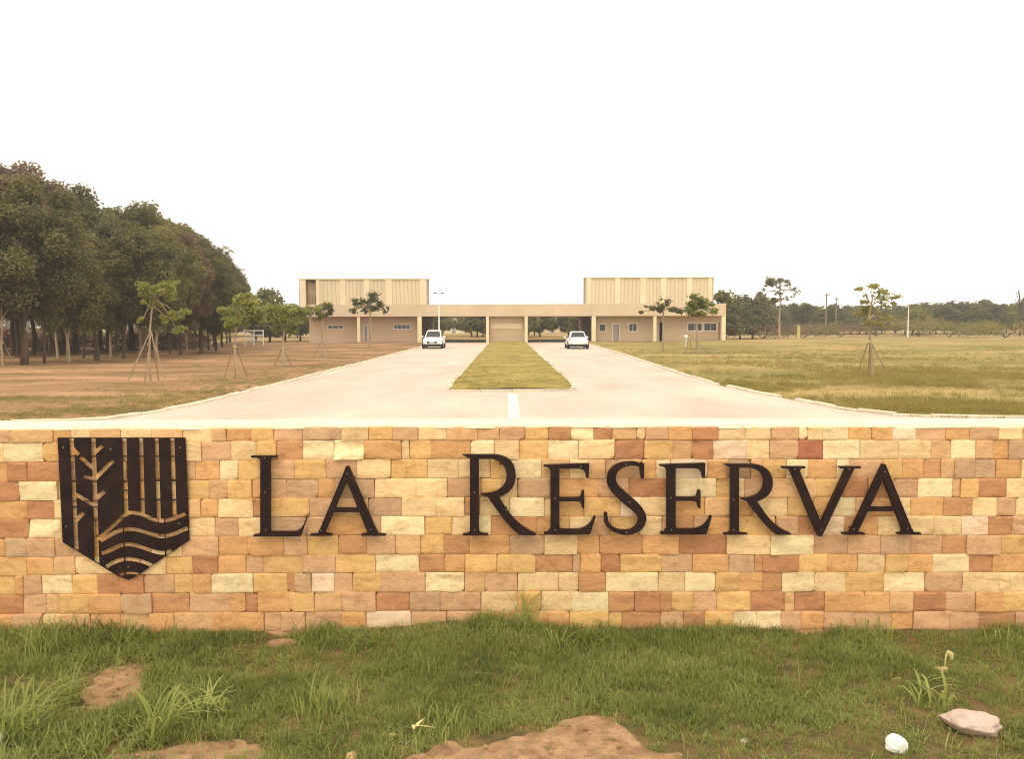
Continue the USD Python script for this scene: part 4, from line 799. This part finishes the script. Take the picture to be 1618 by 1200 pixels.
# the wood that closes the horizon, read as one mass
wr = random.Random(9); wl = []
for k in range(150):
    x = -330 + k * 5.0; y = 255 + wr.uniform(-12, 18); hh = wr.uniform(5.6, 7.4); wl.append((x, y, hh * .45, 5.5, 4.5, hh * .55))
tag(obj('distant_woodland', leaf_cloud(wl, 42000, .75, 77, thresh=.34, nscale=3.0), 'leaf_belt'), 'low line of distant woodland along the whole horizon', 'woodland', kind='stuff')
# scrub at the foot of the belt
def bush(px, Y, w, h, leaf, label, seed, n=1800, size=.14, zg=ZF, group=None):
    Y, w, h = Y * 1.15, w * 1.1, h * 1.1
    g = at_y(px, 510, Y); t = thing('bush', label, 'bush', (g[0], Y, zg - .05), group=group); rg = random.Random(seed)
    lb = [(rg.uniform(-.5, .5) * w, rg.uniform(-.3, .3) * w, h * rg.uniform(.35, .6), w * rg.uniform(.25, .45), w * .3, h * rg.uniform(.3, .45)) for _ in range(6)]
    obj('stems', [tube([(0, 0, 0), (l[0] * .6, l[1] * .6, l[2])], [.04, .015], 5) for l in lb], 'bark_dark', t); obj('foliage', leaf_cloud(lb, n, size, seed, thresh=.36, nscale=.6), leaf, t)
bush(1452, 112, 7, 3.0, 'leaf_bush', 'wide yellow green bush under the belt right of the single arm lamp', 1)
bush(1500, 105, 8, 2.6, 'leaf_forest_olive', 'olive bush in front of the belt left of the darkest tree', 2)
bush(1590, 100, 6, 2.4, 'leaf_bush', 'yellow green bush near the right edge in front of the belt', 3)
bush(1330, 110, 9, 2.3, 'leaf_forest_brown', 'brownish bush at the foot of the utility poles', 4)
bush(1205, 100, 9, 2.2, 'leaf_forest_brown', 'low brown scrub beside the gatehouse at the right', 5)
bush(1270, 102, 8, 1.9, 'leaf_belt', 'low grey scrub between the yellow post and the gatehouse', 6)
bush(1385, 118, 10, 2.6, 'leaf_forest', 'dark scrub behind the nearest staked sapling at right', 7)
bush(330, 84, 7, 1.6, 'leaf_bush', 'yellow green bush in the gap right of the wood', 8)
# bare twiggy tree at the right edge
g = at_y(1612, 510, 138); t = thing('bare_tree', 'leafless twiggy tree at the right edge of the picture', 'tree', (g[0], 138, ZR - .06)); hh = at_y(1612, 442, 138)[2] - ZR
obj('trunk', limbs(hh, .13, hh * .35, 1.8, 6, 5), 'bark_dark', t, smooth=60); obj('twigs', [tube([(0, 0, hh * .5), (.9 * math.cos(a), .6 * math.sin(a), hh * .8), (1.3 * math.cos(a), .8 * math.sin(a), hh * (1.0 if k % 2 else .9))], [.05, .03, .012], 4) for k, a in enumerate(np.linspace(0, 6, 9))], 'bark_dark', t)
# white rails by the gap between wood and lodge
g = at_y(401, 530, 82); t = thing('white_gate', 'small white gate between the wood and the left lodge', 'gate', (g[0], 82, ZF))
for x in (-.9, 0, .9): obj('post', bx(x - .05, x + .05, -.05, .05, 0, 1.5), 'pole_white', t)
for z in (.5, .95, 1.4): obj('rail', bx(-.9, .9, -.082, -.053, z - .06, z + .06), 'pole_white', t)
# ------------------------------------------------------------------ front lawn
def gp(px, py): return on_z(px, py, 0.0)[:2]
PATCHES = [Polygon([gp(*q) for q in pts]) for pts in (
    [(168, 1052), (205, 1044), (236, 1050), (228, 1085), (205, 1110), (150, 1118), (128, 1110), (145, 1080)],
    [(150, 1215), (185, 1178), (255, 1182), (290, 1170), (360, 1166), (420, 1172), (432, 1196), (428, 1230), (150, 1230)],
    [(640, 1235), (650, 1192), (690, 1178), (715, 1166), (728, 1186), (760, 1180), (800, 1168), (850, 1158), (880, 1142), (925, 1135), (955, 1142), (985, 1162), (1010, 1178), (1045, 1184), (1085, 1190), (1110, 1235)])]
def ragged(p, seed):
    n = int(p.exterior.length / .02); q = np.array([p.exterior.interpolate(i / n, normalized=True).coords[0] for i in range(n)])
    o = np.stack([meshkit.fbm(np.column_stack([q * 7, np.full(n, seed)]), 4, seed) - .5, meshkit.fbm(np.column_stack([q * 7, np.full(n, seed + 9)]), 4, seed + 3) - .5], 1)
    r = Polygon(q + o * .16).buffer(0)
    return max(r.geoms, key=lambda g: g.area) if hasattr(r, 'geoms') else r
PATCHES = [ragged(p, 3 + k) for k, p in enumerate(PATCHES)]
bare = unary_union(PATCHES)
def lawn_z(x, y):
    x, y = np.asarray(x, float), np.asarray(y, float)
    z = .03 * (meshkit.fbm(np.stack([x * 1.6, y * 1.6, 0 * x], -1), 3, 31) - .5) * 2
    mx = at_y(750, 990, 4.4)[0]; z = z + .07 * np.exp(-((x - mx) / .42) ** 2 - ((y - 4.4) / .3) ** 2)
    for px in (450, 1285): z = z - .05 * np.exp(-((x - at_y(px, 990, 4.45)[0]) / .09) ** 2 - ((y - 4.45) / .10) ** 2)
    c = gp(900, 1185); z = z + .022 * np.exp(-((x - c[0]) / .5) ** 2 - ((y - c[1]) / .22) ** 2)
    z = z + np.where(y > 5.0, -.47 * np.clip((y - 5.0) / 2.4, 0, 1), 0)
    return z - .012
sunk = prep(bare.buffer(-.03))
front = sbox(-4.6, 2.2, 4.6, 4.66)
tag(obj('lawn_soil', [grid_fill(front, .045, lambda x, y: lawn_z(x, y) + .010 * (meshkit.fbm(np.stack([x * 22, y * 22, 0 * x], -1), 3, 8) - .5) - np.array([.022 if sunk.contains(Point(a, b)) else 0 for a, b in zip(x, y)]), .045), grid_fill(sbox(-9, -3, 9, 2.2), .3, lawn_z), grid_fill(sbox(-9, 4.66, 9, 7.45), .3, lawn_z), grid_fill(sbox(-9, 2.2, -4.6, 4.66), .3, lawn_z), grid_fill(sbox(4.6, 2.2, 9, 4.66), .3, lawn_z)], 'lawn_soil', smooth=True), 'brown earth of the verge under the grass in front of the wall', 'ground', kind='structure')
for k, (p, lab) in enumerate(zip(PATCHES, ('bare earth patch in the grass below the shield emblem', 'bare earth patch at the bottom edge left of the middle', 'largest bare earth mound at the bottom edge of the picture'))):
    q = p.buffer(.012)
    amp = (.013, .015, .024)[k]
    rim = lambda x, y: np.array([min(.03, q.exterior.distance(Point(a, b))) / .03 for a, b in zip(x, y)])
    tag(obj('bare_earth', grid_fill(q, .016, lambda x, y: lawn_z(x, y) - .006 + rim(x, y) * (.005 + amp * (meshkit.fbm(np.stack([x * 34, y * 34, 0 * x], -1), 5, 17) - .3) + amp * .6 * (meshkit.fbm(np.stack([x * 6, y * 6, 0 * x], -1), 2, 5) - .3)), .02), 'bare_soil', smooth=True), lab, 'bare earth', kind='structure')

def blades(n, hmin, hmax, w, spread, seed, droop=.5, segs=3, lean=None):
    rg = np.random.default_rng(seed); V, F = [], []
    for _ in range(n):
        a = rg.uniform(0, 2 * PI); r = spread * math.sqrt(rg.random()); h = rg.uniform(hmin, hmax); b = rg.uniform(0, 2 * PI)
        d = np.array([math.cos(b), math.sin(b)]) * h * rg.uniform(.15, .9) * (droop + .2)
        if lean is not None: d = d + np.array(lean) * h * rg.uniform(.3, 1.0)
        side = np.array([-d[1], d[0]]) / max(np.linalg.norm(d), 1e-6); ww = w * rg.uniform(.6, 1.25); p0 = np.array([r * math.cos(a), r * math.sin(a)]); base = len(V)
        for s in range(segs + 1):
            t = s / segs; c = p0 + d * t ** 1.5; z = h * (t - droop * .55 * t ** 2.6); wd = ww * (1 - t) ** .6 * (.75 + .5 * min(t * 3, 1)) / 2
            if s < segs: V += [(c[0] - side[0] * wd, c[1] - side[1] * wd, z), (c[0] + side[0] * wd, c[1] + side[1] * wd, z)]
            else: V.append((c[0], c[1], z))
        for s in range(segs - 1):
            q = base + 2 * s; F += [[q, q + 1, q + 3], [q, q + 3, q + 2]]
        q = base + 2 * (segs - 1); F.append([q, q + 1, q + 2])
    return trimesh.Trimesh(V, F, process=False)
def scatter(name, protos, mat, pts, scales, label, cat, seed, tilt=.12):
    pi = UsdGeom.PointInstancer.Define(stage, '/World/' + name); rel = []
    for k, m in enumerate(protos):
        g = usdkit.mesh(stage, '/World/%s/tuft_%03d' % (name, k), m, MATS[mat]); rel.append(g.GetPath())
    pi.CreatePrototypesRel().SetTargets(rel); rg = np.random.default_rng(seed); n = len(pts)
    pi.CreateProtoIndicesAttr(Vt.IntArray.FromNumpy(rg.integers(0, len(protos), n).astype(np.int32)))
    pi.CreatePositionsAttr(Vt.Vec3fArray.FromNumpy(np.asarray(pts, np.float32)))
    pi.CreateScalesAttr(Vt.Vec3fArray.FromNumpy(np.repeat(np.asarray(scales, np.float32)[:, None], 3, 1)))
    an = rg.uniform(0, 2 * PI, n) / 2; qs = [Gf.Quath(float(math.cos(a)), float(tx), float(ty), float(math.sin(a))).GetNormalized() for a, tx, ty in zip(an, rg.normal(0, tilt / 2, n), rg.normal(0, tilt / 2, n))]
    pi.CreateOrientationsAttr(Vt.QuathArray(qs)); tag(pi, label, cat, kind='stuff')
rg = np.random.default_rng(10)
N = 27000
gx, gy = rg.uniform(-4.2, 4.2, N), 2.3 + (4.47 - 2.3) * rg.random(N)
dens = meshkit.fbm(np.stack([gx * 2.2, gy * 2.2, 0 * gx], -1), 3, 40)
bp = prep(bare.buffer(-.005)); bfar = prep(bare.buffer(.07))
keep = np.array([(not bp.contains(Point(a, b)) or r_ > .965) and (dd > .40 or r_ < .5) and not (bfar.contains(Point(a, b)) and r_ < .6) for a, b, dd, r_ in zip(gx, gy, dens, rg.random(N))])
gx, gy, dens = gx[keep], gy[keep], dens[keep]
near_wall = np.clip((gy - 4.2) / .25, 0, 1); mx = at_y(760, 990, 4.4)[0]
ssc = rg.uniform(.55, 1.15, len(gx)) * (.55 + 1.7 * np.clip(dens - .35, 0, .35)) * (1 + .25 * near_wall) * (1 + .5 * np.exp(-((gx - mx) / .35) ** 2 - ((gy - 4.38) / .14) ** 2))
ssc *= .84 + .45 * np.clip((-.6 - gx) / .9, 0, 1)
scatter('lawn_grass', [blades(22, .03, .10, .0042, .045, 100 + k, droop=.5 + .16 * k) for k in range(5)], 'grass_lawn', np.column_stack([gx, gy, lawn_z(gx, gy) - .004]), ssc, 'green unmown grass growing on the verge in front of the wall', 'grass', 11)
n2 = 5200; ax_, ay_ = rg.uniform(-4.0, 4.0, n2), rg.uniform(2.3, 4.46, n2); kp = np.array([not bp.contains(Point(a, b)) or r_ < .4 for a, b, r_ in zip(ax_, ay_, rg.random(n2))]); ax_, ay_ = ax_[kp], ay_[kp]
scatter('dry_grass', [blades(7, .02, .07, .0032, .05, 130 + k, droop=1.1) for k in range(3)], 'grass_weed', np.column_stack([ax_, ay_, lawn_z(ax_, ay_)]), rg.uniform(.5, 1.2, len(ax_)), 'pale dry blades scattered through the green verge grass', 'dry grass', 12)

def clump(px, py, label, n, hmin, hmax, w, seed, spread=.05, droop=.8, lean=None):
    g = gp(px, py); z = float(lawn_z(np.array([g[0]]), np.array([g[1]]))[0]); t = thing('grass_clump', label, 'grass clump', (g[0], g[1], z))
    obj('blades', blades(n, hmin, hmax, w, spread, seed, droop, 6, lean), 'grass_weed', t)
clump(30, 1165, 'large clump of long blades leaning right at the lower left corner', 64, .14, .38, .010, 201, .10, .9, (.55, .15))
clump(110, 1105, 'long bladed clump left of the small bare patch under the emblem', 46, .12, .30, .008, 202, .08, .9, (.2, .1))
clump(250, 1168, 'clump with broad arching blades right of the small bare patch', 34, .14, .36, .012, 203, .05, .8, (.3, .1))
clump(330, 1130, 'clump of arching blades above the lower left bare patch', 28, .10, .26, .010, 204, .06, 1.0, (.2, 0))
clump(500, 1130, 'pale upright clump below the gap between letters L and A', 60, .08, .22, .007, 205, .10, .6)
clump(545, 1120, 'pale yellow clump right of the pale upright clump', 22, .06, .15, .007, 206, .07, .8)
clump(70, 1030, 'tall thin clump against the wall left of the emblem', 40, .10, .26, .006, 207, .09, .6)
clump(205, 1015, 'thin upright clump against the wall below the emblem tip', 16, .10, .24, .006, 208, .08, .6, (.2, 0))
clump(270, 1022, 'thin crossing clump by the wall right of the emblem tip', 12, .10, .22, .006, 209, .06, .6, (.4, 0))
clump(480, 1010, 'thin tall clump by the wall below letters L and A', 14, .10, .24, .005, 210, .08, .5)
clump(835, 1005, 'tallest pale clump by the wall below letter R', 26, .14, .32, .007, 211, .05, .6)
clump(885, 1025, 'drooping pale clump by the wall below letter E', 22, .09, .20, .009, 212, .08, 1.0)
clump(940, 1020, 'broad leaved clump by the wall below letter S', 18, .08, .17, .009, 213, .08, .9)
clump(1470, 1110, 'spreading clump of wide blades just left of the flat pink stone', 26, .10, .24, .012, 214, .09, 1.0, (-.05, .1))
clump(1590, 1100, 'clump with one long arching blade at the right edge', 9, .16, .36, .008, 215, .04, 1.0, (-.2, .2))
clump(1580, 1010, 'thin clump by the wall at the right edge', 16, .08, .2, .006, 216, .08, .7)
clump(1380, 1005, 'dark thick clump by the wall below the last letter A', 36, .07, .15, .007, 217, .12, .7)
clump(690, 1150, 'lush green clump beside the largest bare mound', 44, .06, .14, .006, 218, .12, .6)
clump(1250, 1090, 'thin stalks in the open grass below the letter V', 7, .08, .2, .004, 219, .06, .6)

# ------------------------------------------------------------------ stones and scraps lying in the grass
def rock(px, py, w, d, h, m, label, seed, rot=0, cat='stone', flat=False, sink=.25):
    g = gp(px, py); z = float(lawn_z(np.array([g[0]]), np.array([g[1]]))[0]); s = trimesh.creation.icosphere(4, 1.0); v = s.vertices
    nz = meshkit.fbm(v * 1.7 + seed, 4, seed); v = v * (1 + .55 * (nz - .5))[:, None]
    rgk = np.random.default_rng(seed)
    for _ in range(7 if flat else 5):     # break planes
        nn = rgk.normal(size=3); nn /= np.linalg.norm(nn); o = rgk.uniform(.55, .8); dd = v @ nn - o; v = v - np.clip(dd, 0, None)[:, None] * nn * .85
    s.vertices = v * [w / 2, d / 2, h / 2]
    s.apply_transform(trimesh.transformations.rotation_matrix(rot, [0, 0, 1])); t = tag(obj('stone' if cat == 'stone' else name_of(cat), s.apply_translation([g[0], g[1], z + h * (.5 - sink)]), m, smooth=32), label, cat); return t
def name_of(c): return c.replace(' ', '_')
rock(1417, 1182, .088, .08, .085, 'rock_white', 'small rough white stone in the grass at the lower right', 3)
rock(1533, 1150, .235, .19, .10, 'rock_pink', 'large flat pinkish stone in the grass near the lower right corner', 8, .12, flat=True)
rock(1488, 1060, .075, .05, .035, 'rock_tan', 'small flat tan stone behind the wide bladed clump at right', 11)
rock(1176, 1172, .034, .03, .018, 'rock_pink', 'small tan pebble in the open grass left of the white stone', 14)
rock(557, 1198, .06, .05, .05, 'rock_tan', 'tan stone cut by the bottom edge of the picture', 17)
rock(446, 1018, .16, .08, .05, 'rock_brown', 'pinkish mortar lump at the foot of the wall below letter L', 19)
rock(1283, 1008, .12, .06, .04, 'rock_brown', 'mortar lump at the foot of the wall below letter V', 23)
rock(708, 1192, .03, .03, .02, 'rock_white', 'tiny white pebble on the edge of the bare mound', 29)
rock(620, 1160, .05, .03, .02, 'straw', 'small yellowish scrap in the grass left of the lush clump', 31)
g = gp(1493, 1050); z = float(lawn_z(np.array([g[0]]), np.array([g[1]]))[0]); pts = [(0, 0, 0), (.004, 0, .05), (.012, .0, .075), (.028, 0, .06), (.034, 0, .035)]
lf = trimesh.util.concatenate([tube(pts[:3], [.004, .004, .006], 6), tube(pts[2:], [.007, .014, .006], 8)]); lf.apply_translation([g[0], g[1], z]); tag(obj('dry_leaf', lf, 'straw', smooth=60), 'curled pale dry leaf upright above the small tan stone', 'leaf')
lm = blades(3, .06, .10, .014, .04, 301, 1.1, 6, (.6, 0)); lm.vertices[:, 2] *= .3; g = gp(655, 1160); lm.apply_translation([g[0], g[1], float(lawn_z(np.array([g[0]]), np.array([g[1]]))[0]) + .035]); tag(obj('dry_leaves', lm, 'straw'), 'fallen yellow blades on the grass left of the lush clump', 'dry leaves')
g = gp(-4, 1190); t = thing('white_stake', 'white rounded marker cut by the left edge of the picture', 'marker', (g[0], g[1], 0)); s = trimesh.creation.capsule(height=.07, radius=.022); s.apply_translation([0, 0, .02]); obj('marker_body', s, 'pole_white', t, smooth=60)
# clods on the bare earth
cl = []; rgc = np.random.default_rng(4)
for p in PATCHES:
    x0, y0, x1, y1 = p.bounds; k = 0
    while k < p.area * 900:
        a, b = rgc.uniform(x0, x1), rgc.uniform(y0, y1); k += 1
        if p.buffer(-.03).contains(Point(a, b)):
            s = trimesh.creation.icosphere(1, 1.0); s.vertices *= (1 + .5 * (rgc.random((len(s.vertices), 1)) - .5)); r = .0025 + .008 * rgc.random() ** 4; s.apply_scale([r, r, r * .7]); s.apply_translation([a, b, float(lawn_z(np.array([a]), np.array([b]))[0]) + .010 + r * .3]); cl.append(s)
tag(obj('earth_clods', cl, 'bare_soil'), 'crumbs of dry earth on the bare patches', 'clods', kind='stuff')

# ------------------------------------------------------------------ field grass
def field(name, mat, poly, n, zf, smin, smax, protos, label, seed, dfun, y0=15, y1=70):
    rgf = np.random.default_rng(seed); pp = prep(poly); bx0, by0, bx1, by1 = poly.bounds
    u = rgf.random(n * 4); y = 1 / (1 / y0 + u * (1 / y1 - 1 / y0)); x = rgf.uniform(-.68, .68, n * 4) * y * 1.1
    d = dfun(x, y) > rgf.random(n * 4); x, y = x[d], y[d]
    k = np.array([pp.contains(Point(a, b)) for a, b in zip(x, y)], bool); x, y = x[k][:n], y[k][:n]
    scatter(name, protos, mat, np.column_stack([x, y, zf(x, y) - .02]), rgf.uniform(smin, smax, len(x)), label, 'grass', seed + 1)
tall = [blades(16, .08, .24, .012, .16, 400 + k, .5, 2) for k in range(4)]; short = [blades(16, .04, .13, .012, .16, 420 + k, .6, 2) for k in range(3)]
fb = lambda x, y, s, seed: meshkit.fbm(np.stack([x / s, y / s, 0 * x], -1), 3, seed)
field('right_field_grass', 'grass_field', right_poly.buffer(-.02), 26000, right_z, .5, 1.2, tall, 'rough olive grass over the right hand field', 61, lambda x, y: np.clip((fb(x, y, 3.5, 3) - .36) * 4.5, .08, 1) * np.where(y < 21, 1.0, .75))
field('left_field_grass', 'grass_left', left_poly.buffer(-.02), 17000, left_z, .3, .9, short, 'thin dry grass over the brown field at left', 63, lambda x, y: np.clip((fb(x, y, 3.0, 4) - .44) * 4, .05, 1) + 1.0 * np.clip(1.3 - np.abs(x + 8.6) / 3.2, 0, 1))
field('island_grass', 'grass_island', inner_isl.buffer(-.03), 9000, island_z, .4, .95, short, 'yellow green mown grass on the island between the lanes', 65, lambda x, y: np.clip((fb(x, y, 1.5, 5) - .25) * 3, .2, 1), 23, 94)
fl = Polygon([(-34, 46), (-20, 68), (-19.5, 92), (-70, 92), (-70, 45)])
field('leaf_litter', 'leaf_litter', fl, 5000, left_z, .6, 1.2, [blades(10, .02, .06, .03, .25, 440 + k, .9, 2) for k in range(2)], 'reddish fallen leaves on the floor of the wood at left', 67, lambda x, y: np.ones_like(x), 44, 92)
# ------------------------------------------------------------------ thin warm air between the wall and the far trees
usdkit.material(stage, '/World/Looks/haze_air', {'v': ('principled_volume', {'color': (0.95, 0.92, 0.86), 'density': 0.00045, 'anisotropy': 0.3})}, [], volume='v.volume')
MATS['haze'] = UsdShade.Material.Get(stage, '/World/Looks/haze_air')
tag(obj('haze', bx(-1600, 1600, -40, 2600, -4.5, 16.0), 'haze'), 'thin pale haze over the fields', 'haze', kind='stuff')
